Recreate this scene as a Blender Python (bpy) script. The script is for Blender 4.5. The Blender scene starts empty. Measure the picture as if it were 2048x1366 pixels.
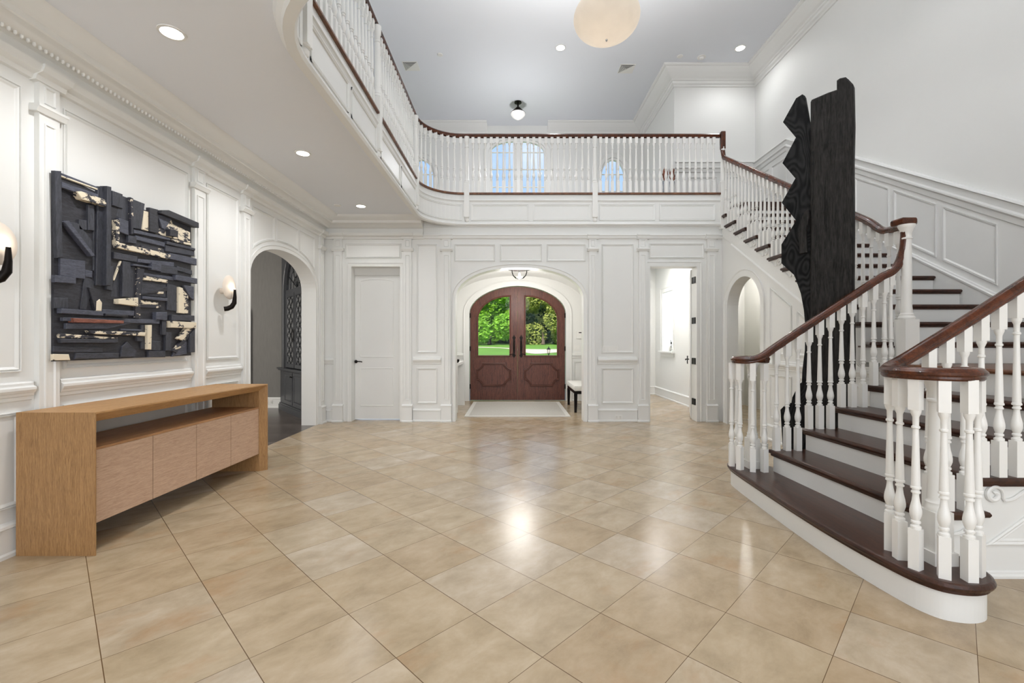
import bpy, bmesh, math, random
from mathutils import Vector
random.seed(11)
S = bpy.context.scene
COL = S.collection
# ------------------------------------------------------------------ camera
cd = bpy.data.cameras.new('camera'); cam = bpy.data.objects.new('camera', cd); COL.objects.link(cam)
cam.location = (0, 0, 1.25); cam.rotation_euler = (math.radians(90), 0, 0)
cd.sensor_width = 36; cd.lens = 905 / 2048 * 36; cd.clip_start = .05; cd.clip_end = 300
S.camera = cam
# ------------------------------------------------------------------ world, exposure
S.view_settings.view_transform = 'Standard'; S.view_settings.look = 'None'
S.view_settings.gamma = 1.0; S.view_settings.use_curve_mapping = False
S.view_settings.exposure = 0.22
S.cycles.use_denoising = True
S.cycles.max_bounces = 8; S.cycles.diffuse_bounces = 5; S.cycles.glossy_bounces = 4
S.cycles.transmission_bounces = 6; S.cycles.transparent_max_bounces = 8
S.cycles.sample_clamp_indirect = 6
W = bpy.data.worlds.new('sky'); S.world = W; W.use_nodes = True
wn, wl_ = W.node_tree.nodes, W.node_tree.links
wn.clear()
wo = wn.new('ShaderNodeOutputWorld'); wb = wn.new('ShaderNodeBackground'); wt = wn.new('ShaderNodeTexCoord')
sx = wn.new('ShaderNodeSeparateXYZ'); wr = wn.new('ShaderNodeValToRGB'); wno = wn.new('ShaderNodeTexNoise'); wm = wn.new('ShaderNodeMix'); wc = wn.new('ShaderNodeValToRGB')
wl_.new(wt.outputs['Generated'], sx.inputs[0]); wl_.new(sx.outputs['Z'], wr.inputs[0])
wr.color_ramp.elements[0].position = 0.0; wr.color_ramp.elements[0].color = (.75, .84, .95, 1)
wr.color_ramp.elements[1].position = .55; wr.color_ramp.elements[1].color = (.17, .42, .86, 1)
wno.inputs['Scale'].default_value = 5.0; wno.inputs['Detail'].default_value = 6
wl_.new(wt.outputs['Generated'], wno.inputs['Vector']); wl_.new(wno.outputs['Fac'], wc.inputs[0])
wc.color_ramp.elements[0].position = .5; wc.color_ramp.elements[0].color = (0, 0, 0, 1)
wc.color_ramp.elements[1].position = .72; wc.color_ramp.elements[1].color = (.75, .75, .75, 1)
wm.data_type = 'RGBA'; wm.inputs[7].default_value = (.95, .96, 1, 1)
wl_.new(wc.outputs[0], wm.inputs[0]); wl_.new(wr.outputs[0], wm.inputs[6]); wl_.new(wm.outputs[2], wb.inputs[0])
wb.inputs[1].default_value = 1.05; wl_.new(wb.outputs[0], wo.inputs[0])
# ------------------------------------------------------------------ sun and added daylight fills behind the camera
def lamp(kind, name, loc, rot, energy, color=(1, 1, 1), size=None, size_y=None, spot=None, blend=.6, radius=.05):
    l = bpy.data.lights.new(name, kind); l.energy = energy; l.color = color
    if kind == 'AREA':
        l.shape = 'RECTANGLE'; l.size = size; l.size_y = size_y or size
    if kind == 'SPOT':
        l.spot_size = spot; l.spot_blend = blend; l.shadow_soft_size = radius
    if kind == 'POINT': l.shadow_soft_size = radius
    o = bpy.data.objects.new(name, l); COL.objects.link(o); o.location = loc; o.rotation_euler = rot
    return o
R = math.radians
sun = lamp('SUN', 'sun', (0, -20, 30), (R(48), 0, R(-22)), 6.5, (1, .95, .86)); sun.data.angle = R(1)
lamp('AREA', 'rear_daylight_fill', (.8, -3.85, 1.6), (R(98), 0, 0), 155, (.93, .96, 1), 6.4, 2.4)  # added area lamp standing in for daylight of presumed rear windows
lamp('AREA', 'upper_rear_fill', (.8, -3.85, 4.9), (R(112), 0, 0), 210, (.94, .97, 1), 6.4, 2.2)  # added area lamp; the upper rear wall has no window
# ------------------------------------------------------------------ mesh helper
class MB:
    def __init__(s): s.v = []; s.f = []
    def add(s, vs, fs):
        n = len(s.v); s.v += [tuple(p) for p in vs]; s.f += [tuple(i + n for i in f) for f in fs]
    def poly(s, pts): s.add(pts, [tuple(range(len(pts)))])
    def box(s, x0, x1, y0, y1, z0, z1):
        s.add([(x0, y0, z0), (x1, y0, z0), (x1, y1, z0), (x0, y1, z0), (x0, y0, z1), (x1, y0, z1), (x1, y1, z1), (x0, y1, z1)],
              [(0, 3, 2, 1), (4, 5, 6, 7), (0, 1, 5, 4), (1, 2, 6, 5), (2, 3, 7, 6), (3, 0, 4, 7)])
    def prism(s, a, b):                      # two matching outlines, capped
        n = len(a)
        s.add(list(a) + list(b), [tuple(range(n))[::-1], tuple(range(n, 2 * n))] + [(i, (i + 1) % n, n + (i + 1) % n, n + i) for i in range(n)])
    def rings(s, rs, closed=True, cap0=True, cap1=True):
        n = len(rs[0]); vs = [p for r in rs for p in r]; fs = []
        for k in range(len(rs) - 1):
            for i in range(n if closed else n - 1):
                j = (i + 1) % n
                fs.append((k * n + i, k * n + j, (k + 1) * n + j, (k + 1) * n + i))
        if cap0: fs.append(tuple(range(n))[::-1])
        if cap1: fs.append(tuple(range((len(rs) - 1) * n, len(rs) * n)))
        s.add(vs, fs)
    def lathe(s, prof, cx=0, cy=0, seg=16, z0=0):
        s.rings([[(cx + r * math.cos(2 * math.pi * i / seg), cy + r * math.sin(2 * math.pi * i / seg), z0 + z) for i in range(seg)] for z, r in prof])
    def sweep_h(s, path, prof, z0=0, closed=False, caps=True):   # profile (out to the left of the path, z) along a flat path
        rs = []
        n = len(path)
        for i in range(n):
            p = Vector(path[i])
            if closed: a = Vector(path[i - 1]); b = Vector(path[(i + 1) % n])
            else: a = Vector(path[max(i - 1, 0)]); b = Vector(path[min(i + 1, n - 1)])
            d1 = (p - a) if (p - a).length > 1e-6 else (b - p); d2 = (b - p) if (b - p).length > 1e-6 else (p - a)
            d1.normalize(); d2.normalize()
            n1 = Vector((-d1.y, d1.x)); n2 = Vector((-d2.y, d2.x)); m = (n1 + n2)
            m = n1 if m.length < 1e-4 else m.normalized() / max(.3, m.normalized().dot(n1))
            rs.append([(p.x + m.x * o, p.y + m.y * o, z0 + z) for o, z in prof])
        if closed: rs.append(rs[0]); caps = False
        s.rings(rs, True, caps, caps)
    def sweep(s, path, prof, side0=None, caps=True):             # profile (side, up) along a 3-D path, kept upright
        rs = []; side = Vector(side0) if side0 else None; n = len(path)
        P = [Vector(p) for p in path]
        for i in range(n):
            t = (P[min(i + 1, n - 1)] - P[max(i - 1, 0)]).normalized()
            h = Vector((t.x, t.y, 0))
            if h.length > .12: side = Vector((h.y, -h.x, 0)).normalized()
            sd = (side - t * side.dot(t)).normalized(); up = sd.cross(t)
            rs.append([tuple(P[i] + sd * a + up * b) for a, b in prof])
        s.rings(rs, True, caps, caps)
    def tube(s, path, r, seg=8):
        rr = r if callable(r) else (lambda t: r)
        P = [Vector(p) for p in path]; n = len(P); rs = []; u = None
        for i in range(n):
            t = (P[min(i + 1, n - 1)] - P[max(i - 1, 0)]).normalized()
            if u is None: u = t.orthogonal().normalized()
            u = (u - t * u.dot(t)).normalized(); w = t.cross(u); q = rr(i / max(1, n - 1))
            rs.append([tuple(P[i] + (u * math.cos(2 * math.pi * k / seg) + w * math.sin(2 * math.pi * k / seg)) * q) for k in range(seg)])
        s.rings(rs)
WL = {}
def build(m, name, mat, parent=None, base=(0, 0, 0), bevel=0, smooth=False):
    off = Vector(WL.get(parent.name, (0, 0, 0))) if parent else Vector(base)
    me = bpy.data.meshes.new(name)
    me.from_pydata([tuple(Vector(p) - off) for p in m.v], [], m.f); me.materials.append(mat)
    b = bmesh.new(); b.from_mesh(me)
    bmesh.ops.remove_doubles(b, verts=b.verts, dist=1e-5)
    bmesh.ops.recalc_face_normals(b, faces=b.faces); b.to_mesh(me); b.free()
    o = bpy.data.objects.new(name, me); COL.objects.link(o)
    if parent: o.parent = parent
    else: o.location = base
    WL[o.name] = tuple(off)
    if smooth:
        for p in me.polygons: p.use_smooth = True
        md = o.modifiers.new('edges', 'EDGE_SPLIT'); md.split_angle = R(35)
    if bevel:
        md = o.modifiers.new('bevel', 'BEVEL'); md.width = bevel; md.segments = 2; md.limit_method = 'ANGLE'; md.angle_limit = R(40)
    return o
def tag(o, label, cat, group=None, kind=None):
    if label: o['label'] = label
    if cat: o['category'] = cat
    if group: o['group'] = group
    if kind: o['kind'] = kind
    return o
def thing(name, label, cat, loc=(0, 0, 0), group=None):
    o = bpy.data.objects.new(name, None); COL.objects.link(o); o.location = loc; o.empty_display_size = .1
    WL[o.name] = tuple(loc)
    return tag(o, label, cat, group)
def struct(m, name, mat, parent=None, **k):
    o = build(m, name, mat, parent, **k)
    if not parent: o['kind'] = 'structure'
    return o
def copy_tree(o, loc, label=None, parent=None):
    c = o.copy(); COL.objects.link(c)
    if parent is None:
        c.location = loc
        if label: c['label'] = label
    else: c.parent = parent
    for ch in list(o.children): copy_tree(ch, None, None, c)
    return c
def off_poly(pts, d):                        # inset a 2-D polygon by d (positive goes inward whatever its turn)
    n = len(pts); A = sum(pts[i][0] * pts[(i + 1) % n][1] - pts[(i + 1) % n][0] * pts[i][1] for i in range(n))
    sg = 1 if A > 0 else -1; out = []
    for i in range(n):
        p = Vector(pts[i]); d1 = (p - Vector(pts[i - 1])).normalized(); d2 = (Vector(pts[(i + 1) % n]) - p).normalized()
        n1 = Vector((-d1.y, d1.x)) * sg; n2 = Vector((-d2.y, d2.x)) * sg; m = n1 + n2
        m = n1 if m.length < 1e-4 else m.normalized(); m = m / max(.35, m.dot(n1))
        out.append((p.x + m.x * d, p.y + m.y * d))
    return out
BEAD = [(0, 0), (0, .011), (.005, .0125), (.009, .002), (.013, .002), (.015, .011), (.021, .008), (.028, .002), (.032, 0)]
def mould(m, P, pts, prof=BEAD):             # picture-frame moulding; P(u, out, z)
    rs = []
    for o, h in prof:
        q = off_poly(pts, o); rs.append([P(u, h, z) for u, z in q])
    m.rings(rs, True, False, False)
def rect(u0, u1, z0, z1): return [(u0, z0), (u1, z0), (u1, z1), (u0, z1)]
def arch_z(u, c, hw, spring, rise, n=2.2):
    t = min(1, abs((u - c) / hw)); return spring + rise * max(0, 1 - t ** n) ** (1 / n)
def arch_us(c, hw, k=28): return [c - hw * math.cos(math.pi * i / k) for i in range(k + 1)]
def arch_wall(m, P, u0, u1, z1, th, ops, z0=0):   # ops: (c, hw, spring, rise, n, bottom); P(u, into, z); z1 may be a function
    top = z1 if callable(z1) else (lambda u: z1)
    us = {u0, u1}
    for c, hw, sp, ri, n, bt in ops: us |= {round(x, 6) for x in (arch_us(c, hw) if ri else [c - hw, c + hw])}
    if callable(z1): us |= {u0 + (u1 - u0) * i / 24 for i in range(25)}
    us = sorted(us)
    for a, b in zip(us, us[1:]):
        if b - a < 1e-6: continue
        mid = (a + b) / 2; op = [o for o in ops if abs(mid - o[0]) < o[1]]
        if op:
            c, hw, sp, ri, n, bt = op[0]
            za, zb = (arch_z(a, c, hw, sp, ri, n), arch_z(b, c, hw, sp, ri, n)) if ri else (sp, sp)
            for d in (0, th): m.poly([P(a, d, za), P(b, d, zb), P(b, d, top(b)), P(a, d, top(a))])
            m.poly([P(a, 0, za), P(b, 0, zb), P(b, th, zb), P(a, th, za)])
            if bt > z0:
                for d in (0, th): m.poly([P(a, d, z0), P(b, d, z0), P(b, d, bt), P(a, d, bt)])
                m.poly([P(a, 0, bt), P(b, 0, bt), P(b, th, bt), P(a, th, bt)])
        else:
            for d in (0, th): m.poly([P(a, d, z0), P(b, d, z0), P(b, d, top(b)), P(a, d, top(a))])
        m.poly([P(a, 0, top(a)), P(b, 0, top(b)), P(b, th, top(b)), P(a, th, top(a))])
    for c, hw, sp, ri, n, bt in ops:
        for u in (c - hw, c + hw): m.poly([P(u, 0, bt), P(u, th, bt), P(u, th, sp), P(u, 0, sp)])
    for u in (u0, u1): m.poly([P(u, 0, z0), P(u, th, z0), P(u, th, top(u)), P(u, 0, top(u))])
def arch_outline(c, hw, spring, rise, n, bottom, k=24):
    return [(c + hw, bottom)] + [(u, arch_z(u, c, hw, spring, rise, n)) for u in reversed(arch_us(c, hw, k))] + [(c - hw, bottom)]
def arch_casing(m, P, c, hw, spring, rise, n, w=.09, t=.022, z0=0):  # trim round an opening; P(u, out, z)
    inn = arch_outline(c, hw, spring, rise, n, z0)
    full = off_poly(inn, -w); full[0] = (c + hw + w, z0); full[-1] = (c - hw - w, z0)
    mid = off_poly(inn, -w * .8); mid[0] = (c + hw + w * .8, z0); mid[-1] = (c - hw - w * .8, z0)
    m.rings([[P(u, 0, z) for u, z in full], [P(u, t * .9, z) for u, z in full], [P(u, t * .5, z) for u, z in mid], [P(u, t * .5, z) for u, z in inn], [P(u, 0, z) for u, z in inn]], False, False, False)
def catmull(pts, k=6, closed=False):
    P = [Vector(p) for p in pts]; n = len(P); out = []
    for i in range(n if closed else n - 1):
        p0 = P[i - 1] if (closed or i > 0) else P[0]; p1 = P[i]; p2 = P[(i + 1) % n]
        p3 = P[(i + 2) % n] if (closed or i + 2 < n) else P[-1]
        for j in range(k):
            t = j / k
            out.append(tuple(.5 * ((2 * p1) + (p2 - p0) * t + (2 * p0 - 5 * p1 + 4 * p2 - p3) * t * t + (3 * p1 - p0 - 3 * p2 + p3) * t ** 3)))
    if not closed: out.append(tuple(P[-1]))
    return out
def slab(m, pts, z1, th, r=.012):            # board with a rounded edge
    rs = []
    for o, z in [(r, z1), (r * .35, z1 - r * .25), (0, z1 - r), (0, z1 - th + r), (r * .35, z1 - th + r * .25), (r, z1 - th)]:
        rs.append([(x, y, z) for x, y in off_poly(pts, o)])
    m.rings(rs)
# ------------------------------------------------------------------ materials
def srgb(r, g, b):
    f = lambda c: (c / 255) / 12.92 if c <= 10 else ((c / 255 + .055) / 1.055) ** 2.4
    return (f(r), f(g), f(b), 1)
def mat(name, col, rough=.5, metal=0, spec=.5, **k):
    m = bpy.data.materials.new(name); m.use_nodes = True; b = m.node_tree.nodes['Principled BSDF']
    b.inputs['Base Color'].default_value = col; b.inputs['Roughness'].default_value = rough; b.inputs['Metallic'].default_value = metal
    b.inputs['Specular IOR Level'].default_value = spec
    for a, v in k.items(): b.inputs[a.replace('_', ' ')].default_value = v
    return m
def noisy(m, scale=3, lo=.96, hi=1.03, bump=0, bscale=60, stretch=(1, 1, 1), coord='Object'):
    """gentle value variation and bump on a plain paint"""
    nt = m.node_tree; N, L = nt.nodes, nt.links; b = N['Principled BSDF']; c = b.inputs['Base Color'].default_value[:]
    tc = N.new('ShaderNodeTexCoord'); mp = N.new('ShaderNodeMapping'); mp.inputs['Scale'].default_value = stretch; L.new(tc.outputs[coord], mp.inputs[0])
    no = N.new('ShaderNodeTexNoise'); no.inputs['Scale'].default_value = scale; no.inputs['Detail'].default_value = 4; L.new(mp.outputs[0], no.inputs['Vector'])
    r = N.new('ShaderNodeValToRGB'); L.new(no.outputs['Fac'], r.inputs[0])
    r.color_ramp.elements[0].position = .3; r.color_ramp.elements[1].position = .7
    r.color_ramp.elements[0].color = (c[0] * lo, c[1] * lo, c[2] * lo, 1); r.color_ramp.elements[1].color = (min(1, c[0] * hi), min(1, c[1] * hi), min(1, c[2] * hi), 1)
    L.new(r.outputs[0], b.inputs['Base Color'])
    if bump:
        n2 = N.new('ShaderNodeTexNoise'); n2.inputs['Scale'].default_value = bscale; n2.inputs['Detail'].default_value = 3; L.new(mp.outputs[0], n2.inputs['Vector'])
        bp = N.new('ShaderNodeBump'); bp.inputs['Strength'].default_value = bump; bp.inputs['Distance'].default_value = .005
        L.new(n2.outputs['Fac'], bp.inputs['Height']); L.new(bp.outputs[0], b.inputs['Normal'])
    return m
def wood(name, dark, light, rough, stretch, scale=4, bump=.15, dist=2.5, coat=0):
    m = mat(name, light, rough); nt = m.node_tree; N, L = nt.nodes, nt.links; b = N['Principled BSDF']; b.inputs['Coat Weight'].default_value = coat
    tc = N.new('ShaderNodeTexCoord'); mp = N.new('ShaderNodeMapping'); mp.inputs['Scale'].default_value = stretch; L.new(tc.outputs['Object'], mp.inputs[0])
    n1 = N.new('ShaderNodeTexNoise'); n1.inputs['Scale'].default_value = scale; n1.inputs['Detail'].default_value = 8; n1.inputs['Distortion'].default_value = dist; L.new(mp.outputs[0], n1.inputs['Vector'])
    n2 = N.new('ShaderNodeTexNoise'); n2.inputs['Scale'].default_value = scale * 9; n2.inputs['Detail'].default_value = 5; L.new(mp.outputs[0], n2.inputs['Vector'])
    mx = N.new('ShaderNodeMath'); mx.operation = 'MULTIPLY_ADD'; mx.inputs[1].default_value = .45; L.new(n2.outputs['Fac'], mx.inputs[0])
    m2 = N.new('ShaderNodeMath'); m2.operation = 'MULTIPLY'; m2.inputs[1].default_value = .6; L.new(n1.outputs['Fac'], m2.inputs[0]); L.new(m2.outputs[0], mx.inputs[2])
    r = N.new('ShaderNodeValToRGB'); L.new(mx.outputs[0], r.inputs[0]); r.color_ramp.elements[0].position = .36; r.color_ramp.elements[1].position = .66
    r.color_ramp.elements[0].color = dark; r.color_ramp.elements[1].color = light
    L.new(r.outputs[0], b.inputs['Base Color'])
    if bump:
        bp = N.new('ShaderNodeBump'); bp.inputs['Strength'].default_value = bump; bp.inputs['Distance'].default_value = .003; L.new(mx.outputs[0], bp.inputs['Height']); L.new(bp.outputs[0], b.inputs['Normal'])
    return m
TRIM = noisy(mat('white_trim_paint', srgb(228, 228, 225), .38), 1.2, .985, 1.01)
WALL = noisy(mat('wall_paint', srgb(225, 225, 222), .6), .8, .985, 1.01, .04, 90)
CEIL = noisy(mat('ceiling_paint', srgb(230, 233, 238), .8), .6, .985, 1.01)
BAL = noisy(mat('baluster_paint', srgb(233, 232, 228), .32), 2, .99, 1.01)
OAK = wood('oak', srgb(132, 96, 58), srgb(176, 136, 90), .5, (9, 9, .6), 8)
OAKH = wood('oak_top', srgb(150, 110, 66), srgb(190, 148, 98), .5, (9, .6, 9), 8)
OAKP = wood('pale_oak', srgb(168, 136, 112), srgb(206, 174, 148), .5, (9, .6, 12), 8)
OAKD = wood('oak_shelf', srgb(140, 98, 62), srgb(180, 134, 90), .5, (6, .5, 6), 5)
RAIL = wood('mahogany_handrail', srgb(40, 20, 12), srgb(96, 50, 28), .26, (3, 3, 3), 4, .02, .6, .1)
TREAD = wood('dark_tread_wood', srgb(34, 20, 15), srgb(72, 44, 33), .28, (5, .5, 5), 6, .04, 1.5, .2)
TREADX = wood('dark_tread_wood_across', srgb(34, 20, 15), srgb(74, 45, 33), .28, (5, .5, 5), 6, .03, 1.5, .0)
DOORW = wood('mahogany_door', srgb(52, 28, 23), srgb(114, 68, 54), .42, (8, 8, .6), 5, .08, 2, 0)
DOORH = wood('mahogany_door_panel', srgb(54, 32, 29), srgb(108, 70, 60), .42, (.6, 8, 8), 5, .08, 2, 0)
BLACKM = mat('oil_rubbed_bronze', srgb(26, 22, 20), .4, .8)
CHROME = mat('brushed_nickel', srgb(190, 190, 190), .25, 1)
NAVYW = wood('blackened_board', srgb(38, 39, 45), srgb(66, 68, 78), .62, (6, 1.2, 6), 6, .4)
NAVYV = wood('blackened_board_upright', srgb(36, 37, 43), srgb(64, 66, 75), .62, (6, 6, 1), 6, .4)
BLKW = wood('black_board', srgb(24, 24, 28), srgb(50, 50, 58), .6, (6, 1.2, 6), 6, .4)
RUST = wood('rust_brown_board', srgb(92, 52, 42), srgb(150, 92, 74), .6, (6, 1, 6), 6, .3)
def paint_chips(name, thr):
    m = mat(name, srgb(228, 218, 196), .65); nt = m.node_tree; N, L = nt.nodes, nt.links; b = N['Principled BSDF']
    tc = N.new('ShaderNodeTexCoord'); mp = N.new('ShaderNodeMapping'); mp.inputs['Scale'].default_value = (1, .45, 1); L.new(tc.outputs['Object'], mp.inputs[0])
    n1 = N.new('ShaderNodeTexNoise'); n1.inputs['Scale'].default_value = 26; n1.inputs['Detail'].default_value = 8; n1.inputs['Roughness'].default_value = .7; L.new(mp.outputs[0], n1.inputs['Vector'])
    r = N.new('ShaderNodeValToRGB'); r.color_ramp.elements[0].position = thr; r.color_ramp.elements[1].position = thr + .015
    r.color_ramp.elements[0].color = srgb(46, 46, 54); r.color_ramp.elements[1].color = srgb(226, 214, 190); L.new(n1.outputs['Fac'], r.inputs[0]); L.new(r.outputs[0], b.inputs['Base Color'])
    bp = N.new('ShaderNodeBump'); bp.inputs['Strength'].default_value = .4; bp.inputs['Distance'].default_value = .004; L.new(r.outputs[0], bp.inputs['Height']); L.new(bp.outputs[0], b.inputs['Normal'])
    return m
CHIP = paint_chips('peeling_cream_paint', .485); CHIP2 = paint_chips('sparse_cream_paint', .57)
def charred():
    m = mat('charred_wood', srgb(30, 30, 31), .65, 0, .12); nt = m.node_tree; N, L = nt.nodes, nt.links; b = N['Principled BSDF']
    tc = N.new('ShaderNodeTexCoord'); mp = N.new('ShaderNodeMapping'); mp.inputs['Scale'].default_value = (3.6, 3.6, 1.5); L.new(tc.outputs['Object'], mp.inputs[0])
    w = N.new('ShaderNodeTexNoise'); w.inputs['Scale'].default_value = 1.1; w.inputs['Detail'].default_value = 1.5; L.new(mp.outputs[0], w.inputs['Vector'])
    s = N.new('ShaderNodeMath'); s.operation = 'MULTIPLY'; s.inputs[1].default_value = 150; L.new(w.outputs['Fac'], s.inputs[0])
    si = N.new('ShaderNodeMath'); si.operation = 'SINE'; L.new(s.outputs[0], si.inputs[0])
    n2 = N.new('ShaderNodeTexNoise'); n2.inputs['Scale'].default_value = 6; n2.inputs['Detail'].default_value = 8; L.new(mp.outputs[0], n2.inputs['Vector'])
    ad = N.new('ShaderNodeMath'); ad.operation = 'MULTIPLY_ADD'; ad.inputs[1].default_value = .25; L.new(si.outputs[0], ad.inputs[0]); L.new(n2.outputs['Fac'], ad.inputs[2])
    r = N.new('ShaderNodeValToRGB'); r.color_ramp.elements[0].position = .25; r.color_ramp.elements[1].position = .8
    r.color_ramp.elements[0].color = srgb(15, 15, 16); r.color_ramp.elements[1].color = srgb(42, 42, 42); L.new(ad.outputs[0], r.inputs[0]); L.new(r.outputs[0], b.inputs['Base Color'])
    bp = N.new('ShaderNodeBump'); bp.inputs['Strength'].default_value = .3; bp.inputs['Distance'].default_value = .004; L.new(ad.outputs[0], bp.inputs['Height']); L.new(bp.outputs[0], b.inputs['Normal'])
    return m
CHARG = charred()
def hewn():
    m = wood('charred_hewn_wood', srgb(20, 19, 19), srgb(56, 54, 52), .7, (7, 7, .5), 5, 1.0)
    nt = m.node_tree; N, L = nt.nodes, nt.links; b = N['Principled BSDF']; tc = N['Texture Coordinate']
    mp = N.new('ShaderNodeMapping'); mp.inputs['Scale'].default_value = (9, 9, 8); L.new(tc.outputs['Object'], mp.inputs[0])
    v = N.new('ShaderNodeTexVoronoi'); v.inputs['Scale'].default_value = 1; L.new(mp.outputs[0], v.inputs['Vector'])
    bp = N.new('ShaderNodeBump'); bp.inputs['Strength'].default_value = .5; bp.inputs['Distance'].default_value = .02; L.new(v.outputs['Distance'], bp.inputs['Height'])
    L.new(N['Bump'].outputs[0], bp.inputs['Normal']); L.new(bp.outputs[0], b.inputs['Normal'])
    return m
HEWN = hewn(); HEWN.node_tree.nodes['Principled BSDF'].inputs['Specular IOR Level'].default_value = .12
def travertine():
    m = mat('travertine_tile', srgb(208, 190, 162), .2, 0, .45); nt = m.node_tree; N, L = nt.nodes, nt.links; b = N['Principled BSDF']
    def M(op, a, v=None):
        n = N.new('ShaderNodeMath'); n.operation = op; L.new(a, n.inputs[0])
        if isinstance(v, (int, float)): n.inputs[1].default_value = v
        elif v is not None: L.new(v, n.inputs[1])
        return n.outputs[0]
    tc = N.new('ShaderNodeTexCoord'); sp = N.new('ShaderNodeSeparateXYZ'); L.new(tc.outputs['Object'], sp.inputs[0])
    T = .409; th = R(45.4); px, py = -.171, 2.079; c, s = math.cos(th) / T, math.sin(th) / T
    x = M('SUBTRACT', sp.outputs['X'], px); y = M('SUBTRACT', sp.outputs['Y'], py)
    u = M('ADD', M('MULTIPLY', x, c), M('MULTIPLY', y, s)); v = M('ADD', M('MULTIPLY', x, -s), M('MULTIPLY', y, c))
    fu, fv = M('FLOOR', u), M('FLOOR', v); ru, rv = M('SUBTRACT', u, fu), M('SUBTRACT', v, fv)
    def edg(r, w):
        n = N.new('ShaderNodeMath'); n.operation = 'SUBTRACT'; n.inputs[0].default_value = 1; L.new(r, n.inputs[1])
        return M('LESS_THAN', M('MINIMUM', r, n.outputs[0]), w)
    gr = M('MAXIMUM', edg(ru, .0042), edg(rv, .0030))
    cb = N.new('ShaderNodeCombineXYZ'); L.new(fu, cb.inputs[0]); L.new(fv, cb.inputs[1])
    wn_ = N.new('ShaderNodeTexWhiteNoise'); wn_.noise_dimensions = '2D'; L.new(cb.outputs[0], wn_.inputs['Vector'])
    # every tile reads its own patch of stone
    ov = N.new('ShaderNodeVectorMath'); ov.operation = 'MULTIPLY_ADD'; L.new(wn_.outputs['Color'], ov.inputs[0]); ov.inputs[1].default_value = (30, 30, 30); 
    cuv = N.new('ShaderNodeCombineXYZ'); L.new(u, cuv.inputs[0]); L.new(v, cuv.inputs[1]); L.new(cuv.outputs[0], ov.inputs[2])
    st = N.new('ShaderNodeMapping'); st.inputs['Scale'].default_value = (1, 1.5, 1); L.new(ov.outputs[0], st.inputs[0])
    n1 = N.new('ShaderNodeTexNoise'); n1.inputs['Scale'].default_value = 1.5; n1.inputs['Detail'].default_value = 10; n1.inputs['Roughness'].default_value = .68; n1.inputs['Distortion'].default_value = .25; L.new(st.outputs[0], n1.inputs['Vector'])
    r1 = N.new('ShaderNodeValToRGB'); e = r1.color_ramp.elements; e[0].position = .3; e[0].color = srgb(156, 144, 126); e[1].position = .72; e[1].color = srgb(190, 180, 166)
    q = r1.color_ramp.elements.new(.5); q.color = srgb(175, 163, 145); L.new(n1.outputs['Fac'], r1.inputs[0])
    r2 = N.new('ShaderNodeValToRGB'); e = r2.color_ramp.elements; e[0].color = srgb(240, 226, 206); e[1].color = srgb(255, 250, 244); q = r2.color_ramp.elements.new(.5); q.color = srgb(248, 238, 220)
    L.new(wn_.outputs['Value'], r2.inputs[0])
    mu = N.new('ShaderNodeMix'); mu.data_type = 'RGBA'; mu.blend_type = 'MULTIPLY'; mu.inputs[0].default_value = 1; L.new(r1.outputs[0], mu.inputs[6]); L.new(r2.outputs[0], mu.inputs[7])
    n3 = N.new('ShaderNodeTexNoise'); n3.inputs['Scale'].default_value = .8; n3.inputs['Detail'].default_value = 6; n3.inputs['Roughness'].default_value = .6; L.new(st.outputs[0], n3.inputs['Vector'])
    r3 = N.new('ShaderNodeValToRGB'); r3.color_ramp.elements[0].position = .57; r3.color_ramp.elements[0].color = (0, 0, 0, 1); r3.color_ramp.elements[1].position = .74; r3.color_ramp.elements[1].color = (.6, .6, .6, 1); L.new(n3.outputs['Fac'], r3.inputs[0])
    m3 = N.new('ShaderNodeMix'); m3.data_type = 'RGBA'; m3.inputs[7].default_value = srgb(160, 122, 82); L.new(r3.outputs[0], m3.inputs[0]); L.new(mu.outputs[2], m3.inputs[6])
    m4 = N.new('ShaderNodeMix'); m4.data_type = 'RGBA'; m4.inputs[7].default_value = srgb(96, 74, 50); L.new(gr, m4.inputs[0]); L.new(m3.outputs[2], m4.inputs[6]); L.new(m4.outputs[2], b.inputs['Base Color'])
    rr = N.new('ShaderNodeMapRange'); rr.inputs[3].default_value = .16; rr.inputs[4].default_value = .3; L.new(n1.outputs['Fac'], rr.inputs[0]); L.new(rr.outputs[0], b.inputs['Roughness'])
    bp = N.new('ShaderNodeBump'); bp.invert = True; bp.inputs['Strength'].default_value = .4; bp.inputs['Distance'].default_value = .002; L.new(gr, bp.inputs['Height']); L.new(bp.outputs[0], b.inputs['Normal'])
    return m
TILE = travertine()
def planks(name, dark, light, w=.12):
    m = wood(name, dark, light, .25, (.6, 5, 5), 4, .05)
    nt = m.node_tree; N, L = nt.nodes, nt.links; b = N['Principled BSDF']; tc = N['Texture Coordinate']
    br = N.new('ShaderNodeTexBrick'); br.inputs['Scale'].default_value = 1; br.inputs['Brick Width'].default_value = 1.4; br.inputs['Row Height'].default_value = w; br.inputs['Mortar Size'].default_value = .0025
    br.inputs['Color1'].default_value = (.6, .6, .6, 1); br.inputs['Color2'].default_value = (1.2, 1.2, 1.2, 1); br.inputs['Mortar'].default_value = (.1, .1, .1, 1)
    L.new(tc.outputs['Object'], br.inputs['Vector'])
    mu = N.new('ShaderNodeMix'); mu.data_type = 'RGBA'; mu.blend_type = 'MULTIPLY'; mu.inputs[0].default_value = 1
    L.new(N['Color Ramp'].outputs[0], mu.inputs[6]); L.new(br.outputs['Color'], mu.inputs[7]); L.new(mu.outputs[2], b.inputs['Base Color'])
    return m
DARKFLOOR = planks('dark_plank_floor', srgb(58, 50, 46), srgb(104, 94, 88))
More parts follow.
